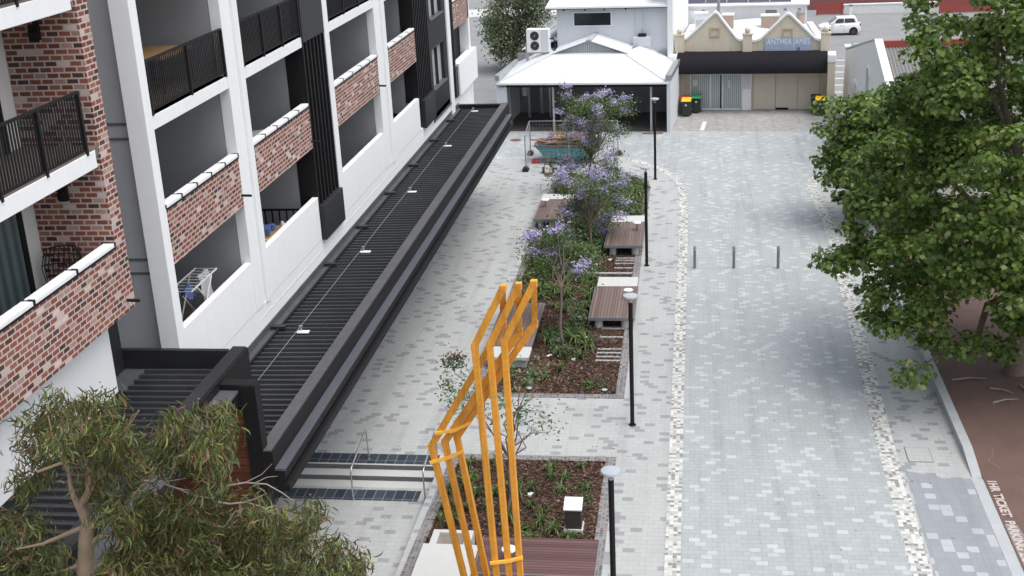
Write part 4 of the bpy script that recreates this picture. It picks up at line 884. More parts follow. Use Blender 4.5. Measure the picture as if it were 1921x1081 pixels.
# glazed front with blinds
fr = MB()
for x in (.62, 1.92, 3.32 - .6, 3.94): fr.box(x, x+.06, 6.44, 6.52, 0, 2.9)
fr.box(.62, 4.0, 6.44, 6.52, 2.35, 2.42).box(.62, 4.0, 6.44, 6.52, .0, .1)
sf = fr.build('shopfront', M['white_plastic'], bs)
mb = MB().box(.68, 1.92, 6.47, 6.5, .1, 2.35); mb.build('window', M['blinds'], sf); MB().box(1.98, 2.72, 6.47, 6.5, .1, 2.35).box(2.6, 2.72, 6.465, 6.47, .1, 2.35).build('door', M['blinds'], sf); MB().box(2.78, 3.94, 6.47, 6.5, .1, 2.35).build('window', M['blinds'], sf)
mb = MB()
for k in range(8): mb.box(.66+k*.42, 1.03+k*.42, 6.47, 6.5, 2.44, 2.88)
mb.build('transom_window', M['glass'], sf)
MB().box(2.60, 2.68, 6.43, 6.44, .1, 2.35).build('door_gap', M['black'], sf); MB().box(.8, 1.1, 6.44, 6.46, 1.6, 2.0).box(3.1, 3.25, 6.44, 6.46, 1.45, 1.95).build('notice', M['notice'], sf)
B('white_column', M['white_plastic'], bs, (4.02, 4.62, 6.30, 6.52, 0, 2.9)); nb = B('notice_board', M['notice'], bs, (4.08, 4.56, 6.28, 6.30, 1.4, 2.6))
for x0, x1 in ((4.75, 6.15), (6.19, 7.55), (7.59, 8.95)): B('garage_panel', M['beige_door'], bs, (x0, x1, 6.46, 6.52, .02, 2.8), bevel=.01)
B('vent_grate', M['black'], bs, (6.2, 7.0, 6.40, 6.46, .02, .14))
mb = MB(); sheet(mb, [(-.3, 6.8, 4.1), (4.5, 6.8, 4.45), (4.5, 17, 4.45), (-.3, 17, 4.1)]); sheet(mb, [(4.5, 6.8, 4.45), (8.98, 6.8, 4.0), (8.03, 17, 4.0), (4.5, 17, 4.45)]); mb.build('roof', M['zinc'], bs)
MB().prism([(9.0, 6.9), (9.45, 6.9), (8.45, 17), (8.05, 17)], 3.5, 4.15).build('roof_parapet', M['white'], bs)
sg = lthing('shop_sign', 'faded blue sign board reading ANTHEA JAMES on the right gable', 'sign'); MB().box(5.42, 8.36, 6.38, 6.45, 3.86, 4.66).build('board', M['sign_blue'], sg)
textmesh('ANTHEA JAMES', .52, (6.9, 6.372, 4.42), (R(90), 0, 0), M['sign_white'], 'lettering', sg, .006, 2.72)
mb = MB(); r2 = random.Random(11)
for k in range(22): x = 5.5+r2.random()*2.7; z = 3.9+.24*r2.random(); mb.box(x, x+r2.uniform(.05, .25), 6.374, 6.379, z, z+r2.uniform(.02, .06))
mb.build('faded_print', plain('faded_print', (.42, .47, .58), .6), sg); MB().cyldir((7.55, 6.379, 3.97), (7.55, 6.37, 3.97), .12, 16).build('faded_badge', plain('badge_purple', (.16, .13, .25), .6), sg)
for x0, x1, y0, z0, z1, m, nm, lab in [(2.3, 3.05, 12.8, 4.3, 5.25, 'tan_box', 'air_cooler', 'tan rooftop cooler half behind the left gable'), (4.95, 6.15, 12.8, 4.3, 5.15, 'tan_box', 'air_cooler', 'tan rooftop cooler left of the right gable'), (.4, 1.25, 13, 4.2, 5.35, 'grey_clad', 'roof_cabinet', 'grey metal cabinet on the white roof behind left gable')]:
    o = lthing(nm, lab, 'rooftop unit'); MB().box(x0, x1, y0, y0+.9, z0, z1).build('body', M[m], o, bevel=.03); MB().box(x0-.04, x1+.04, y0-.04, y0+.94, z1, z1+.08).build('lid', M['offwhite'], o); mb = MB()
    for k in range(5): mb.box(x0+.08, x1-.08, y0-.015, y0-.001, z0+.12+k*.14, z0+.2+k*.14)
    mb.build('louvre', M['tan_box'] if m == 'tan_box' else M['galv'], o)
o = lthing('vent_pipe', 'round dark roof vent on the white wall behind the right gable', 'vent'); MB().cyl((7.6, 15.5), .3, 4.2, 5.0, 18).build('pipe', M['tan_box'], o, True); MB().cyl((7.6, 15.5), .36, 5.0, 5.15, 18, .15).build('cowl', M['bollard'], o)
rb = lthing('white_rear_building', 'long white rear building with dark solar panels on its roof', 'building')
B('wall', M['white'], rb, (-1.6, 8.05, 18, 26, 0, 5.25), (-.8, 1.0, 17.6, 18, 3, 4.9)); mb = MB(); sheet(mb, [(-1.8, 17.8, 5.3), (8.2, 17.8, 5.3), (8.2, 27, 6.9), (-1.8, 27, 6.9)], .1); mb.build('roof', M['zinc'], rb)
w = B('window', M['white_plastic'], rb, (5.0, 6.0, 17.95, 18, 3.9, 5.0)); B('pane', M['bollard'], w, (5.1, 5.9, 17.93, 17.96, 4.05, 4.9)); MB().cyldir((7.9, 17.9, .5), (7.9, 17.9, 5.2), .05).build('downpipe', M['grey_clad'], rb)
for x in (.5, 6.4, 7.4): MB().box(x, x+.2, 17.95, 18, 4.85, 4.97).build('eave_vent', M['bollard'], rb)
for k in range(5):
    o = lthing('solar_panel', 'dark blue solar panel lying on the white rear roof', 'solar panel', 'solar panels on the rear roof'); x = -.8+k*1.55
    c0 = [(x, 18.3, 5.42), (x+1.48, 18.3, 5.42), (x+1.48, 20.6, 5.82), (x, 20.6, 5.82)]
    MB().extr(c0, (0, 0, .04)).build('panel', M['solar'], o); MB().bar(c0[0], c0[1], .05).bar(c0[1], c0[2], .05).build('frame', M['galv'], o)
tag(MB().cyl((0, 0), .11, 0, 7.5, 12).cyl((0, 0), .14, 3.5, 3.7, 12).build('steel_pole', plain('grey_green_pole', (.20, .23, .22), .5), loc=L(1.95, 14.2, 0)), 'grey green pole rising behind the left gable', 'pole')
# bins
def bin_(xl, yl, lid, lab, s=1.0, rz=0.0):
    o = thing('wheelie_bin', lab, 'wheelie bin', L(xl, yl), A+rz, 'wheelie bins by the shop front')
    mb = MB(); a = [(-.22, -.26, .06), (.22, -.26, .06), (.22, .24, .06), (-.22, .24, .06)]; b = [(-.28, -.34, .95), (.28, -.34, .95), (.28, .33, .98), (-.28, .33, .98)]
    mb.add(a+b, [(3, 2, 1, 0), (4, 5, 6, 7)] + [(i, (i+1) % 4, 4+(i+1) % 4, 4+i) for i in range(4)]); mb.build('body', M['bin_green'], o, bevel=.03)
    MB().add([(-.30, -.38, .94), (.30, -.38, .94), (.30, .36, .98), (-.30, .36, .98), (-.27, -.33, 1.02), (.27, -.33, 1.02), (.27, .33, 1.09), (-.27, .33, 1.09)], [(3, 2, 1, 0), (4, 5, 6, 7), (0, 1, 5, 4), (1, 2, 6, 5), (2, 3, 7, 6), (3, 0, 4, 7)]).build('lid', M[lid], o, bevel=.02)
    for s_ in (-.24, .24): MB().cyldir((s_-.03, .28, .1), (s_+.03, .28, .1), .1, 14).build('wheel', M['black_rubber'], o)
    MB().cyldir((-.25, .38, .96), (.25, .38, .96), .02, 8).build('handle', M['bin_green'], o)
    MB().cyldir((0, -.335, .72), (0, -.31, .72), .06, 14).build('badge', M['notice'], o)
    o.scale = (s, s, s)
bin_(.55, 4.55, 'yellow_lid', 'yellow lidded dark wheelie bin at the left of the shop front', 1.08)
bin_(.42, 5.25, 'red_lid', 'red lidded dark wheelie bin behind the yellow lidded one', 1.08)
bin_(1.12, 5.6, 'green_lid', 'green lidded dark wheelie bin beside the blinds', 1.08)
bin_(9.0, 4.8, 'yellow_lid', 'yellow lidded dark wheelie bin at the right of the garage panels', 1.08)
bin_(8.72, 5.4, 'bin_green', 'all black wheelie bin behind the right yellow lidded bin', 1.08)

# ================================================================== RIGHT HAND GABLE BUILDING
gh = thing('gabled_house', 'off white house with a tall gable wall and grey corrugated roof', 'house')
GX = 9.55
MB().extr([(GX, 83.5, 0), (GX, 82.6, 3.75), (GX, 70.0, 6.35), (GX, 69.3, 6.4), (GX, 60.5, 3.7), (GX, 60.5, 0)], (.3, 0, 0)).build('wall', M['offwhite'], gh)
MB().bar((GX+.15, 69.4, 6.48), (GX+.15, 60.4, 3.76), .42, .14).build('gable_coping', M['white'], gh)
MB().bar((GX+.12, 82.7, 3.84), (GX+.12, 69.6, 6.46), .30, .10).build('gable_flashing', M['green_frame'], gh); MB().box(GX-.02, GX+.35, 82.4, 83.4, 3.6, 4.0).build('gable_block', M['white'], gh)
mb = MB(); n = 60; vs = []; x0 = GX+.3
for k in range(n*2+1):
    x = x0+k*.09; zz = .035*(1 if k % 2 else -1); vs += [(x, 69.4, 6.1+zz), (x, 60.4, 3.45+zz)]
mb.add(vs, [(2*k, 2*k+1, 2*k+3, 2*k+2) for k in range(n*2)]); mb.build('roof', M['asbestos'], gh)
MB().extr([(x0, 69.4, 6.1), (x0, 80, 3.2), (x0, 80, 3.1), (x0, 69.4, 6.0)], (10.8, 0, 0)).build('roof', M['asbestos'], gh); MB().box(x0, x0+10.8, 69.3, 69.6, 6.1, 6.42).build('ridge_cap', M['red_paint'], gh); B('wall', M['offwhite'], gh, (x0, x0+10.5, 60.6, 60.8, 0, 3.4)); B('wall', M['offwhite'], gh, (x0+10.4, x0+10.6, 60.8, 80, 0, 3.1))
w = MB().extr([(GX-.04, 72.2, 2.3), (GX-.04, 70.8, 1.6), (GX-.04, 70.8, 4.3), (GX-.04, 71.5, 4.9), (GX-.04, 72.2, 4.6)], (.1, 0, 0)).build('window', M['white_plastic'], gh); MB().extr([(GX-.06, 72.05, 2.45), (GX-.06, 70.95, 1.85), (GX-.06, 70.95, 4.2), (GX-.06, 71.5, 4.65), (GX-.06, 72.05, 4.45)], (.05, 0, 0)).build('pane', M['sea_glass'], w)
w = B('window', M['white_plastic'], gh, (GX-.05, GX, 76.0, 77.4, 1.0, 2.9)); B('pane', M['sea_glass'], w, (GX-.07, GX-.04, 76.12, 77.28, 1.12, 2.78))
mb = MB()
for yy, zz in ((78, 2.0), (74.5, 1.4)): mb.bar((GX-.2, yy, zz+.7), (GX-.2, yy-4, zz-.3), .05).bar((GX-.2, yy, zz+.35), (GX-.2, yy-4, zz-.65), .04)
mb.build('stair_rail', M['galv'], gh)

# ================================================================== CAR PARK
car = thing('parked_car', 'white hatchback parked side on in the car park beyond the shop', 'car', (12.45, 113.2, 0.0), 0.0)
# side profile, front to the left (-x)
def carbody():
    st = [(-1.80, .35, .62, .55), (-1.76, .28, .78, .70), (-1.45, .22, .90, .78), (-.95, .20, .98, .80), (-.6, .20, 1.02, .81), (0, .20, 1.04, .82), (.7, .20, 1.06, .82), (1.2, .22, 1.06, .81), (1.55, .27, 1.04, .77), (1.76, .35, .95, .68)]
    mb = MB(); rings = []
    for x, zb, zt, w in st:
        rings.append([(x, -w*.94, zb), (x, -w, zb+.18), (x, -w, zt-.22), (x, -w*.93, zt-.06), (x, -w*.8, zt), (x, w*.8, zt), (x, w*.93, zt-.06), (x, w, zt-.22), (x, w, zb+.18), (x, w*.94, zb)])
    vs = [p for r in rings for p in r]; n = 10; fs = []
    for i in range(len(rings)-1):
        for k in range(n): fs.append((i*n+k, i*n+(k+1) % n, (i+1)*n+(k+1) % n, (i+1)*n+k))
    fs.append(tuple(range(n))); fs.append(tuple(range((len(rings)-1)*n, len(rings)*n))[::-1]); mb.add(vs, fs)
    # cabin
    lo = [(-.95, .99), (1.62, 1.02)]; hi = [(-.25, 1.50), (1.28, 1.52)]
    c = [(-.95, -.76, .98), (1.62, -.72, 1.0), (1.62, .72, 1.0), (-.95, .76, .98), (-.22, -.62, 1.50), (1.30, -.60, 1.52), (1.30, .60, 1.52), (-.22, .62, 1.50)]
    mb.add(c, [(3, 2, 1, 0), (4, 5, 6, 7), (0, 1, 5, 4), (1, 2, 6, 5), (2, 3, 7, 6), (3, 0, 4, 7)]); return mb
carbody().build('body', M['car_white'], car, True, .04)
for s in (-1, 1):
    def sp(x, z): 
        f = (z-.98)/.53; return (x, s*(.775-.145*f), z)
    a = [sp(-.62, 1.06), sp(.28, 1.08), sp(.28, 1.42), sp(-.18, 1.42)]; b = [sp(.36, 1.08), sp(1.30, 1.12), sp(1.12, 1.42), sp(.36, 1.42)]
    for q in (a, b): MB().extr(q, (0, s*.012, 0)).build('side_window', M['glass'], car)
    MB().box(-.62, -.45, s*.80, s*.98, 1.02, 1.16).build('mirror', M['car_white'], car, bevel=.03)
    MB().box(.30, .315, s*.815, s*.826, .3, 1.0).box(-.72, -.705, s*.812, s*.823, .3, .95).build('door_seam', M['bollard'], car); MB().box(-.0, .18, s*.82, s*.84, .84, .88).build('door_handle', M['galv'], car)
    for x in (-1.18, 1.12):
        w = MB().cyldir((x, s*.62, .30), (x, s*.835, .30), .30, 24).build('wheel', M['black_rubber'], car, True); MB().cyldir((x, s*.82, .30), (x, s*.848, .30), .19, 18).build('rim', M['rim'], w)
        MB().cyldir((x, s*.60, .34), (x, s*.826, .34), .365, 24).build('wheel_arch', M['black'], car)
    MB().obox((-1.66, s*.58, .70), (.2, .26, .16), s*.3).build('headlight', M['lamp_clear'], car, bevel=.03); MB().obox((1.68, s*.64, .86), (.12, .16, .26)).build('tail_light', M['tail'], car, bevel=.02)
MB().extr([(-.90, -.66, 1.03), (-.90, .66, 1.03), (-.27, .57, 1.47), (-.27, -.57, 1.47)], (-.02, 0, .02)).build('windscreen', M['glass'], car); MB().extr([(1.60, -.6, 1.06), (1.60, .6, 1.06), (1.33, .54, 1.44), (1.33, -.54, 1.44)], (.02, 0, .01)).build('rear_window', M['glass'], car)
car.scale = (1.0, 1.0, 1.0)
o = thing('red_fence', 'red brown timber fence panel beyond the white car', 'fence', (12.9, 125.2, 0)); mb = MB()
for k in range(12): mb.box(-1.25+k*.2, -1.06+k*.2, 0, .03, .05, 1.15)
mb.build('boards', M['red_paint'], o); MB().box(1.0, 1.15, -.05, .08, 0, 1.2).box(-1.35, -1.22, -.05, .08, 0, 1.2).build('post', M['red_paint'], o)
o = thing('red_fence', 'red brown timber fence seen through the tree beyond the car park', 'fence', (25.5, 124, 0)); mb = MB()
for k in range(24): mb.box(-2.6+k*.2, -2.41+k*.2, 0, .03, .05, 1.1)
mb.build('boards', M['red_paint'], o); MB().box(-2.75, -2.62, -.05, .08, 0, 1.2).box(2.2, 2.35, -.05, .08, 0, 1.2).build('post', M['red_paint'], o)
o = thing('boundary_wall', 'low pale boundary wall at the far side of the car park', 'wall', (0, 0, 0)); MB().box(14.15, 22.7, 125.2, 125.5, 0, .85).build('wall', M['offwhite'], o); MB().box(14.1, 22.75, 125.15, 125.55, .85, .95).build('coping', M['white'], o)
o = thing('red_wall', 'long dull red wall along the top of the car park', 'wall'); MB().box(6, 40, 129, 129.4, 0, 1.6).build('wall', plain('dull_red', (.22, .085, .08), .8), o); MB().box(6, 40, 128.95, 129.45, 1.6, 1.7).build('coping', M['concrete'], o)
o = thing('marker_post', 'short white marker post against the pale boundary wall', 'post', (14.7, 124.6, 0)); MB().box(-.12, .12, -.12, .12, 0, .85).build('post', M['white_plastic'], o); MB().box(-.15, .15, -.15, .15, .85, 1.0).build('cap', M['bollard'], o)
o = thing('white_pole', 'tall white pole beside the boundary wall right of the car', 'pole', (21.1, 124.2, 0)); MB().cyl((0, 0), .12, 0, 4.5, 12).build('pole', M['white_plastic'], o); MB().cyl((0, 0), .3, 0, .5, 12).build('base', M['white_plastic'], o)
tag(MB().box(-36, -26, 142, 150, 0, 4).extr([(-36.3, 141.7, 4), (-36.3, 150.3, 4), (-36.3, 146, 6)], (10.6, 0, 0)).build('distant_house', M['offwhite']), 'pale building at the top left end of the side lane', 'building')

# ================================================================== PLANTS
def rot_frames(n, normal_bias, spread, rg):
    """random orthonormal frames; column 2 is leaf normal, column 0 the leaf axis"""
    N = normal_bias + rg.normal(0, spread, (n, 3)); N /= np.linalg.norm(N, axis=1, keepdims=True)
    a = rg.normal(0, 1, (n, 3)); X = a - N*(a*N).sum(1, keepdims=True); X /= np.linalg.norm(X, axis=1, keepdims=True)
    return X, np.cross(N, X), N
def leaves(P, T, size, X, Y, N, name, m, parent=None):
    """instances template outline T (k,3) at points P with frames X,Y,N"""
    n, k = len(P), len(T); s = size[:, None, None]
    V = P[:, None, :] + s*(T[None, :, 0:1]*X[:, None, :] + T[None, :, 1:2]*Y[:, None, :] + T[None, :, 2:3]*N[:, None, :])
    return np_mesh(name, V.reshape(-1, 3), np.arange(n*k).reshape(n, k), m, parent)
MAPLE = np.array([(0, 0, 0), (.18, -.32, -.03), (.10, -.52, -.06), (.42, -.30, 0), (.62, -.48, -.05), (.66, -.20, .02), (1.0, 0, -.08), (.66, .20, .02), (.62, .48, -.05), (.42, .30, 0), (.10, .52, -.06), (.18, .32, -.03)])
OVAL = np.array([(0, 0, 0), (.3, -.22, .02), (.7, -.2, .0), (1, 0, -.08), (.7, .2, 0), (.3, .22, .02)])
SICKLE = np.array([(0, 0, 0), (.35, -.02, .0), (.7, -.10, .0), (1.0, -.30, .0), (.72, .02, .0), (.36, .10, .0)])
PETAL = np.array([(0, 0, 0), (.5, -.35, .1), (1, -.2, .1), (1, .25, .15), (.5, .35, .1)])
def limbs(base, targets, r0, rg, wob=.25, name='trunk', m=None, parent=None, mid=.45, trunk_top=None):
    mb = MB(); base = Vector(base); tt = Vector(trunk_top) if trunk_top else base + Vector((0, 0, 2.5))
    tp = [base + Vector((0, 0, -.1)), base + Vector((0, 0, .15)), base.lerp(tt, .4) + Vector((rg.normal(0, .06), rg.normal(0, .06), 0)), base.lerp(tt, .75), tt]
    mb.tube(tp, [r0*1.35, r0*1.08, r0*.95, r0*.85, r0*.75], 10)
    for q in targets:
        q = Vector(q); pts = [tt]; n = 5
        for k in range(1, n+1):
            f = k/n; p = tt.lerp(q, f); p.z += (q.z-tt.z)*0.15*math.sin(f*math.pi); pts.append(p + Vector(rg.normal(0, wob*(1-f*.5), 3)) if k < n else q)
        rr_ = max(.012, r0*.36); mb.tube(pts, [rr_*1.3*(1-.82*k/n) for k in range(n+1)], 6)
    return mb.build(name, m or M['trunk'], parent, True)
def plane_tree(base, cen, rad, nclump, nleaf, lab, seed, extra=(), size=(.11, .225)):
    rg = np.random.default_rng(seed)
    o = thing('plane_tree', lab, 'tree', base); b = np.array(base)
    C_ = []
    while len(C_) < nclump:
        p = rg.normal(0, 1, 3); p /= np.linalg.norm(p); rr_ = rg.uniform(.35, 1.0)**.6
        q = np.array(cen) + p*rr_*np.array(rad)*(1+.10*math.sin(5*p[0]+3*p[2]+seed)*math.cos(4*p[1]))
        if q[2] < cen[2]-rad[2]*.62: continue
        C_.append(q)
    C_ = np.array(C_ + [np.array(e_) for e_ in extra]); n = len(C_)
    limbs((0, 0, 0), [tuple(c_ - b) for c_ in C_[::max(1, n//46)]], .30 if rad[0] > 5 else .17, rg, .35, parent=o, trunk_top=(0.05, -.1, max(1.8, (cen[2]-b[2])*.42)))
    cr = rg.uniform(.40, .82, n); idx = np.repeat(np.arange(n), nleaf)
    d = rg.normal(0, 1, (len(idx), 3)); d /= np.linalg.norm(d, axis=1, keepdims=True); rr_ = rg.uniform(0, 1, len(idx))**.45
    P = C_[idx] + d*(rr_*cr[idx])[:, None]*np.array([1.15, 1.15, .62])
    out = d*.8 + np.array([0, -.15, .75]); X, Y, N = rot_frames(len(idx), out, .55, rg)
    leaves(P - b, MAPLE, rg.uniform(*size, len(idx)), X, Y, N, 'crown', M['plane_leaf'], o)
    return o
ex = [at(u, v, y=yy) for u, v, yy in [(1560, 487, 40), (1572, 492, 40.2), (1590, 475, 40), (1612, 455, 40), (1622, 500, 39.5), (1632, 540, 39), (1640, 585, 38.5), (1655, 610, 38), (1690, 615, 37.6), (1745, 640, 37.6), (1790, 650, 37.6), (1840, 640, 37.6), (1712, 700, 36.6), (1600, 430, 40), (1650, 560, 38), (1700, 590, 37.5), (1880, 660, 38.5), (1910, 610, 38), (1790, 440, 36), (1820, 470, 36), (1850, 430, 35.5), (1880, 480, 35.5), (1910, 450, 35.5), (1830, 400, 35.5), (1870, 520, 36), (1800, 510, 36), (1900, 380, 35.2), (1760, 470, 36.3), (1860, 300, 35), (1900, 250, 35)]]
plane_tree((10.55, 40.1, .03), (10.7, 40.3, 7.3), (5.75, 5.5, 7.3), 540, 165, 'big broad leaved plane tree filling the right side of the street', 21, ex)
ex2 = [at(u, v, y=yy) for u, v, yy in [(1548, 240, 57), (1556, 200, 57), (1585, 195, 57), (1545, 300, 57), (1560, 330, 57), (1580, 370, 57), (1615, 188, 57), (1640, 205, 56)]]
plane_tree((7.15, 57.9, .0), (9.0, 57.2, 3.5), (3.2, 3.0, 2.5), 130, 130, 'smaller plane tree behind the big one by the kerb wall', 33, ex2, (.16, .26))

# ---- eucalypt at lower left
gt = thing('gum_tree', 'tall drooping gum tree in front of the brick wing', 'tree', (-9.25, 15.3, -.3)); gb_ = np.array([-9.25, 15.3, -.3])
rgE = np.random.default_rng(5)
def px(u, v, y=15.5): return Vector(at(u, v, y=y)) - Vector(gb_)
mb = MB(); base_top = px(160, 1081)
mb.tube([(0, 0, -.1), (0, 0, .4), Vector((0, 0, .4)).lerp(base_top, .5), base_top, px(161, 1010), px(164, 985)], [.30, .26, .2, .135, .115, .105], 10)
br = [([(164, 985), (150, 955), (137, 930), (131, 908), (128, 880)], .07), ([(164, 985), (160, 960), (152, 945), (166, 920), (166, 885), (155, 865), (140, 862), (110, 870), (70, 885)], .065),
      ([(160, 940), (176, 910), (180, 885)], .03), ([(165, 990), (190, 980), (212, 968)], .05), ([(164, 1020), (195, 1003), (222, 990)], .05), ([(161, 1030), (149, 1045), (147, 1081)], .05),
      ([(212, 968), (250, 930), (290, 890), (340, 860)], .035), ([(222, 990), (280, 985), (340, 970), (420, 990), (520, 985), (600, 1000)], .035), ([(166, 885), (200, 850), (240, 800), (260, 770)], .035), ([(128, 880), (100, 830), (90, 780)], .03), ([(164, 985), (80, 1020), (30, 1030)], .04), ([(147, 1060), (120, 1070), (80, 1078)], .03), ([(340, 860), (390, 830), (430, 810)], .02)]
for pts, r_ in br: mb.tube([px(*p) for p in pts], [r_*(1-.7*k/(len(pts)-1)) for k in range(len(pts))], 7)
mb.build('trunk', M['eucbark'], gt, True)
mb = MB(); r2 = random.Random(2)
tw = [([(265, 900), (300, 905), (330, 915), (365, 930), (400, 935)], .018), ([(300, 905), (330, 900), (350, 897)], .01), ([(330, 915), (355, 920), (375, 940)], .01), ([(305, 870), (320, 880), (330, 890)], .01),
      ([(400, 940), (430, 945), (460, 942), (490, 950), (515, 965)], .018), ([(405, 925), (420, 912), (460, 905), (500, 908), (530, 925), (550, 940)], .018), ([(400, 935), (410, 915), (440, 908)], .012), ([(460, 905), (490, 890), (510, 870)], .01), ([(480, 905), (500, 895), (520, 893)], .01), ([(490, 950), (480, 970), (470, 985)], .012), ([(460, 942), (480, 935), (500, 925)], .012), ([(120, 905), (112, 902), (106, 903)], .01), ([(420, 990), (440, 960), (470, 950)], .015)]
for pts, r_ in tw: mb.tube([px(u, v, 15.2) for u, v in pts], [r_*(1-.6*k/(len(pts)-1)) for k in range(len(pts))], 5)
mb.build('bare_twigs', M['twig'], gt, True)
blobs = [(75, 800, 40, 30), (120, 770, 55, 35), (190, 770, 50, 30), (215, 810, 40, 40), (150, 820, 60, 40), (70, 850, 35, 35), (200, 850, 60, 45), (250, 860, 30, 50), (60, 905, 45, 22), (190, 905, 40, 40), (215, 960, 35, 35), (325, 795, 30, 25), (395, 785, 45, 25), (425, 795, 25, 35), (340, 840, 45, 45), (400, 850, 50, 45), (418, 865, 25, 35), (305, 850, 30, 40),
         (250, 1000, 40, 40), (290, 960, 45, 45), (350, 960, 40, 45), (310, 1010, 60, 40), (400, 980, 40, 40), (420, 930, 25, 25), (360, 1040, 70, 40), (30, 985, 40, 30), (70, 1010, 40, 45), (30, 1050, 40, 40), (95, 1060, 40, 30), (250, 1060, 60, 30), (460, 1010, 50, 45), (520, 985, 45, 40), (560, 1000, 40, 35), (530, 1050, 70, 35), (610, 1030, 45, 35), (640, 1070, 50, 25), (440, 1065, 60, 30), (590, 970, 25, 25), (480, 950, 25, 25), (675, 1060, 20, 30), (110, 1090, 120, 30), (350, 1095, 200, 35), (560, 1100, 130, 30), (500, 1140, 250, 60), (100, 1150, 200, 60)]
P = []; DD = []
for u, v, ru, rv in blobs:
    yy0 = rgE.uniform(14.6, 16.6)
    nc = int(ru*rv*.0112)+2
    for k in range(nc):
        a = rgE.uniform(0, 6.28); q = math.sqrt(rgE.uniform(0, 1)); cc = at(u-7+ru*.86*q*math.cos(a), v-6+rv*.86*q*math.sin(a), y=yy0+rgE.normal(0, .35)) - gb_
        m_ = 24; pp = cc + rgE.normal(0, 1, (m_, 3))*np.array([.085, .12, .085]); P.append(pp); dd = np.array([rgE.normal(0, .45), rgE.normal(-.15, .4), -rgE.uniform(.45, 1.1)]); DD.append(np.repeat(dd[None, :], m_, 0))
P = np.concatenate(P); n = len(P); DD = np.concatenate(DD)
X = DD + rgE.normal(0, .33, (n, 3)); X /= np.linalg.norm(X, axis=1, keepdims=True)
a_ = rgE.normal(0, 1, (n, 3)) + np.array([0, -.6, .3]); Y_ = np.cross(a_, X); Y_ /= np.linalg.norm(Y_, axis=1, keepdims=True); N_ = np.cross(X, Y_)
leaves(P, SICKLE*np.array([1, .95, 1]), rgE.uniform(.13, .235, n), X, Y_, N_, 'crown', M['gum_leaf'], gt)
sel = rgE.choice(n, 2600); Pb = P[sel] + rgE.normal(0, .05, (2600, 3)); X, Y_, N_ = rot_frames(2600, np.array([0, -.4, .6]), .8, rgE)
leaves(Pb, PETAL, rgE.uniform(.02, .045, 2600), X, Y_, N_, 'seed_clusters', M['gum_bud'], gt)

# ---- violet flowering trees in the long bed
def flower_tree(base, top, clumps, blooms, lab, seed, leafn=170, r0=.06, leaf='fern_leaf'):
    rg = np.random.default_rng(seed); o = thing('flowering_tree', lab, 'tree', base); b = np.array(base)
    cl = np.array(clumps) - b; bl = np.array(blooms) - b if len(blooms) else np.zeros((0, 3))
    limbs((0, 0, 0), [tuple(c_) for c_ in cl] + [tuple(c_) for c_ in bl], r0, rg, .12, parent=o, trunk_top=tuple(np.array(top)-b))
    cl2 = np.concatenate([cl, bl + np.array([0, .05, -.22])]) if len(bl) else cl; idx = np.repeat(np.arange(len(cl2)), leafn); P = cl2[idx] + rg.normal(0, 1, (len(idx), 3))*np.array([.32, .36, .17])
    X, Y, N = rot_frames(len(idx), np.array([0, -.1, .9]), .5, rg); leaves(P, OVAL, rg.uniform(.07, .15, len(idx)), X, Y, N, 'crown', M[leaf], o)
    if len(bl):
        bl = np.concatenate([bl, bl + rg.normal(0, .36, bl.shape)]); idx = np.repeat(np.arange(len(bl)), 105); P = bl[idx] + rg.normal(0, 1, (len(idx), 3))*np.array([.16, .16, .10])
        X, Y, N = rot_frames(len(idx), np.array([0, -.3, .6]), .8, rg); leaves(P, PETAL, rg.uniform(.055, .10, len(idx)), X, Y, N, 'blossom', M['blossom'], o)
    return o
def pts(lst, y, sp, seed):
    rg = np.random.default_rng(seed); return [at(u, v, y=y+rg.normal(0, sp)) for u, v in lst]
flower_tree((-4.78, 41.85, 0), at(1052, 540, y=42.2), pts([(1020, 480), (1045, 470), (1075, 480), (1040, 500), (1065, 505), (1095, 490), (1010, 500), (1030, 455), (1080, 460), (1055, 445), (1025, 515), (1090, 475)], 43.6, .5, 1), pts([(1050, 425), (1002, 470), (1052, 500), (1085, 508), (1050, 490), (1000, 440)], 43.4, .3, 2), 'nearest violet flowering tree in the long bed on a slim trunk', 41, 230)
flower_tree((-4.6, 53.2, 0), at(1106, 420, y=53.4), pts([(1060, 350), (1085, 335), (1120, 340), (1140, 350), (1165, 345), (1075, 365), (1110, 360), (1100, 395), (1085, 420), (1130, 375)], 54.5, .7, 3), pts([(1050, 340), (1070, 345), (1085, 340), (1100, 345), (1115, 335), (1140, 330), (1145, 345), (1075, 385), (1060, 400), (1085, 378), (1110, 385), (1130, 410), (1145, 405), (1160, 370), (1175, 378), (1085, 402), (1165, 345), (1050, 330), (1095, 360), (1120, 355)], 54.3, .5, 4), 'violet flowering tree in the middle of the long bed heavy with blossom', 42, 200)
flower_tree((-5.6, 62.5, 0), at(1108, 300, y=62.5), pts([(1075, 205), (1100, 195), (1125, 200), (1150, 210), (1170, 210), (1090, 215), (1115, 225), (1140, 230), (1105, 240), (1130, 265), (1165, 245), (1110, 275), (1090, 300), (1130, 310), (1150, 290)], 63, .8, 5), pts([(1064, 178), (1100, 182), (1122, 178), (1150, 190), (1172, 184), (1070, 220), (1080, 225), (1060, 238), (1120, 238), (1128, 232), (1105, 242), (1070, 252), (1060, 295), (1075, 300), (1052, 305), (1105, 262), (1115, 270), (1150, 240), (1140, 300), (1145, 315), (1065, 318), (1100, 268)], 62.6, .6, 6), 'farthest violet flowering tree in the long bed before the carport', 43, 200)
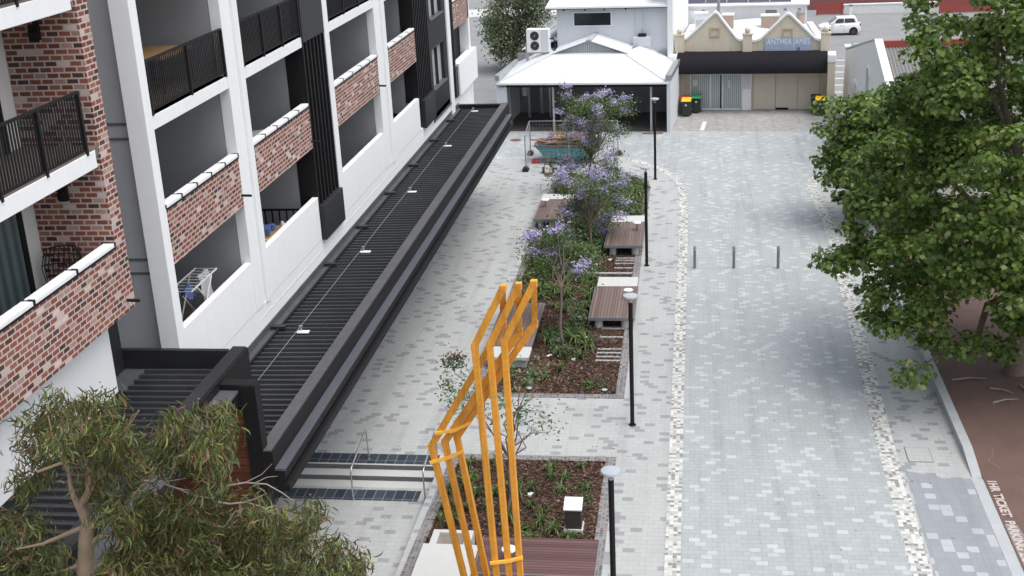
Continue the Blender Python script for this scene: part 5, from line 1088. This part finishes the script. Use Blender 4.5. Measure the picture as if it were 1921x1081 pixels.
flower_tree((-5.14, 29.9, 0), at(955, 860, y=30.0), pts([(985, 700), (1000, 690), (960, 760), (945, 745), (975, 775), (955, 790), (1015, 790), (1035, 798), (870, 735), (845, 720), (880, 750), (990, 765), (920, 740), (880, 775), (1000, 700)], 30.4, .4, 7), [], 'thin young tree with sparse grey green leaves behind the orange frames', 44, 42, .055, 'grey_leaf')
rg = np.random.default_rng(77); o = thing('flowering_tree', 'spindly young tree tipped with rusty flower heads left of the frames', 'tree', (-6.3, 33.0, 0)); b = np.array((-6.3, 33.0, 0))
cl = np.array(pts([(852, 668), (838, 675), (862, 672), (838, 722), (850, 745), (862, 735)], 32, .3, 8)) - b
limbs((0, 0, 0), [tuple(c_) for c_ in cl], .035, rg, .1, parent=o, trunk_top=(.1, 0, 1.5)); idx = np.repeat(np.arange(6), 40); P = cl[idx] + rg.normal(0, 1, (240, 3))*.12; X, Y, N = rot_frames(240, np.array([0, -.1, .9]), .6, rg)
leaves(P - np.array([0, 0, .15]), OVAL, rg.uniform(.08, .16, 240), X, Y, N, 'crown', M['grey_leaf'], o); 
for q in range(4):
    P = cl[q] + rg.normal(0, 1, (60, 3))*.09; X, Y, N = rot_frames(60, np.array([0, -.3, .6]), .8, rg); leaves(P, PETAL, rg.uniform(.04, .08, 60), X, Y, N, 'flower_head', M['rust_leaf'], o)

# ---- strap plants and shrubs
def strap_mesh(seed, n, h, w):
    rg = np.random.default_rng(seed); V = []; F = []
    for k in range(n):
        a = rg.uniform(0, 6.28); lean = rg.uniform(.25, 1.0); hh = h*rg.uniform(.6, 1.1); d = np.array([math.cos(a), math.sin(a), 0]); s = np.array([-math.sin(a), math.cos(a), 0])
        p0 = d*.04; p1 = d*lean*hh*.35 + np.array([0, 0, hh*.6]); p2 = d*lean*hh*.8 + np.array([0, 0, hh*(.85-.25*lean)]); p3 = d*lean*hh*1.15 + np.array([0, 0, hh*(.75-.6*lean)])
        i = len(V); V += [p0-s*w*.5, p0+s*w*.5, p1+s*w*.6, p1-s*w*.6, p2+s*w*.45, p2-s*w*.45, p3+s*w*.05, p3-s*w*.05]; F += [(i, i+1, i+2, i+3), (i+3, i+2, i+4, i+5), (i+5, i+4, i+6, i+7)]
    return np.array(V), np.array(F)
def shrub_mesh(seed, n, r):
    rg = np.random.default_rng(seed); d = rg.normal(0, 1, (n, 3)); d /= np.linalg.norm(d, axis=1, keepdims=True); d[:, 2] = np.abs(d[:, 2]); P = d*(rg.uniform(.2, 1, n)**.5*r)[:, None]; X, Y, N = rot_frames(n, d*.6+np.array([0, 0, .7]), .4, rg)
    s = rg.uniform(.06, .13, n)[:, None, None]; V = P[:, None, :] + s*(OVAL[None, :, 0:1]*X[:, None, :] + OVAL[None, :, 1:2]*Y[:, None, :] + OVAL[None, :, 2:3]*N[:, None, :]); return V.reshape(-1, 3), np.arange(n*6).reshape(n, 6)
strapM = []; shrubM = []
for k in range(5):
    V, F = strap_mesh(100+k, 26, .42+.05*k, .035); o = np_mesh('strap_plant', V, F, M['strap_leaf']); strapM.append(o.data); bpy.data.objects.remove(o)
for k in range(4):
    V, F = shrub_mesh(200+k, 190, .34+.05*k); o = np_mesh('leafy_shrub', V, F, M[['fern_leaf', 'strap_leaf', 'fern_leaf', 'grey_leaf'][k]]); shrubM.append(o.data); bpy.data.objects.remove(o)
def scatter(poly, n, seed, near, avoid, pshrub, smin=.8, smax=1.35):
    rg = random.Random(seed); xs = [p[0] for p in poly]; ys = [p[1] for p in poly]; k = 0; placed = []
    for _ in range(6000):
        if k >= n: break
        p = (rg.uniform(min(xs)+.2, max(xs)-.2), rg.uniform(min(ys)+.2, max(ys)-.2))
        if not inside(p, poly) or any(a0 < p[0] < a1 and b0 < p[1] < b1 for a0, a1, b0, b1 in avoid): continue
        if any((p[0]-q[0])**2+(p[1]-q[1])**2 < .16 for q in placed): continue
        placed.append(p); sh = rg.random() < pshrub; nm = 'leafy_shrub' if sh else 'strap_plant'
        o = bpy.data.objects.new(nm, rg.choice(shrubM if sh else strapM)); COL.objects.link(o); o.location = (p[0], p[1], .0); o.rotation_euler = (0, 0, rg.uniform(0, 6.28)); s = rg.uniform(smin, smax); o.scale = (s, s, s*rg.uniform(.8, 1.1))
        bed = 'near bed by the steps' if near else 'long far bed'
        tag(o, ('low rounded leafy shrub in the bark of the %s' if sh else 'clump of arching strap leaves in the bark of the %s') % bed, 'shrub' if sh else 'plant', ('low leafy shrubs in the %s' if sh else 'strap leaf plants in the %s') % bed); k += 1
scatter(in1, 34, 3, True, [(-7.2, -5.4, 20, 28.6), (-5.6, -2.3, 20, 28.2), (-3.7, -2.7, 28.8, 29.9)], .12, .6, 1.0)
dk = [(-4.1, -2.2, 43.5, 48.6), (-4.1, -2.2, 52.2, 57.2), (-7.7, -5.8, 56.3, 61.2), (-7.6, -5.7, 39.8, 45.5), (-3.6, -2.4, 40, 43.4), (-3.6, -2.4, 49.8, 52.4)]
scatter([(-7.2, 40.5), (-3.6, 40.5), (-4.0, 50), (-7.2, 50)], 44, 4, False, dk, .45); scatter([(-7.2, 49), (-4.0, 49), (-4.0, 58), (-7.2, 58)], 50, 5, False, dk, .6, .9, 1.6); scatter([(-7.3, 57), (-2.6, 57), (-2.7, 65.5), (-7.3, 66)], 62, 6, False, dk, .7, 1.0, 1.8); scatter([(-7.2, 38), (-2.7, 38), (-2.7, 41), (-7.2, 41)], 8, 7, False, dk, .3, .6, 1.0)

# ---- tree by the side lane
rg = np.random.default_rng(9); o = thing('lane_tree', 'dense olive green tree beside the side lane left of the air conditioner', 'tree', (-14.4, 99.5, 0)); n = 130
C_ = []
for u, v, ru, rv, k in [(975, 20, 50, 30, 40), (960, 60, 48, 30, 40), (955, 95, 30, 22, 26), (1000, 15, 30, 30, 16), (925, 35, 22, 18, 14), (985, -15, 50, 20, 18)]:
    for _ in range(k):
        a = rg.uniform(0, 6.28); q = math.sqrt(rg.uniform()); C_.append(at(u+ru*q*math.cos(a), v+rv*q*math.sin(a), y=99.5+rg.normal(0, 1.0)))
C_ = np.array(C_) - np.array([-14.4, 99.5, 0]); limbs((0, 0, 0), [tuple(c_) for c_ in C_[::8]], .2, rg, .2, parent=o, trunk_top=(0, 0, 1.4)); idx = np.repeat(np.arange(len(C_)), 90); P = C_[idx] + rg.normal(0, 1, (len(idx), 3))*.38; X, Y, N = rot_frames(len(idx), np.array([0, -.3, .8]), .6, rg); leaves(P, OVAL, rg.uniform(.14, .26, len(idx)), X, Y, N, 'crown', M['bush_leaf'], o)

# ---- fallen branches on the red path
for (a, b2, lab) in [((8.45, 39.4), (9.55, 39.55), 'pale fallen branch lying on red asphalt nearest the kerb wall'), ((9.35, 37.65), (10.2, 37.95), 'thin fallen branch lying nearest the camera on red asphalt'), ((9.5, 38.75), (10.15, 38.4), 'short curved twig between the fallen branches'), ((10.5, 39.0), (10.75, 37.7), 'pale fallen branch lying by the big tree trunk')]:
    a = Vector((*a, .06)); b2 = Vector((*b2, .06)); q = a.lerp(b2, .5) + Vector((.03, .07, .02)); tag(MB().tube([a, a.lerp(q, .5), q, b2], [.035, .032, .028, .015], 6).tube([q, q + Vector((.2, -.12, .03))], [.015, .006], 5).build('fallen_branch', M['twig']), lab, 'branch')

# ---- dry leaf litter on the roofs and paving
def litter(name, lab, regions, n, m, seed):
    rg = np.random.default_rng(seed); P = []
    for (x0, x1, y0, y1, z), w in regions:
        k = int(n*w); P.append(np.column_stack([rg.uniform(x0, x1, k), rg.uniform(y0, y1, k), np.full(k, z)]))
    P = np.concatenate(P); X, Y, N = rot_frames(len(P), np.array([0, 0, 2.0]), .3, rg)
    tag(leaves(P, OVAL, rg.uniform(.025, .075, len(P)), X, Y, N, name, m), lab, 'leaf litter', kind='stuff')
litter('leaf_litter', 'dry leaf litter scattered over the dark canopy roofs', [((-11.6, -9.75, 24.3, 61, 4.80), .35), ((-11.95, -11.75, 26.2, 61, 4.815), .25), ((-12.7, -10.8, 15, 25.4, 6.35), .25), ((-13.5, -12.8, 15, 25.4, 6.285), .15)], 420, M['chip'], 61)
litter('leaf_litter', 'dry leaf litter scattered over red asphalt under the tree', [((8.15, 14, 28, 50, .036), 1.0)], 900, M['rust_leaf'], 62)
litter('leaf_litter', 'fallen leaf specks on the pale paving', [((-7, -2.4, 34, 37, .012), .2), ((-2.2, 7.6, 25, 70, .014), .4), ((-12, -7.7, 35, 66, .012), .4)], 260, M['chip'], 63)
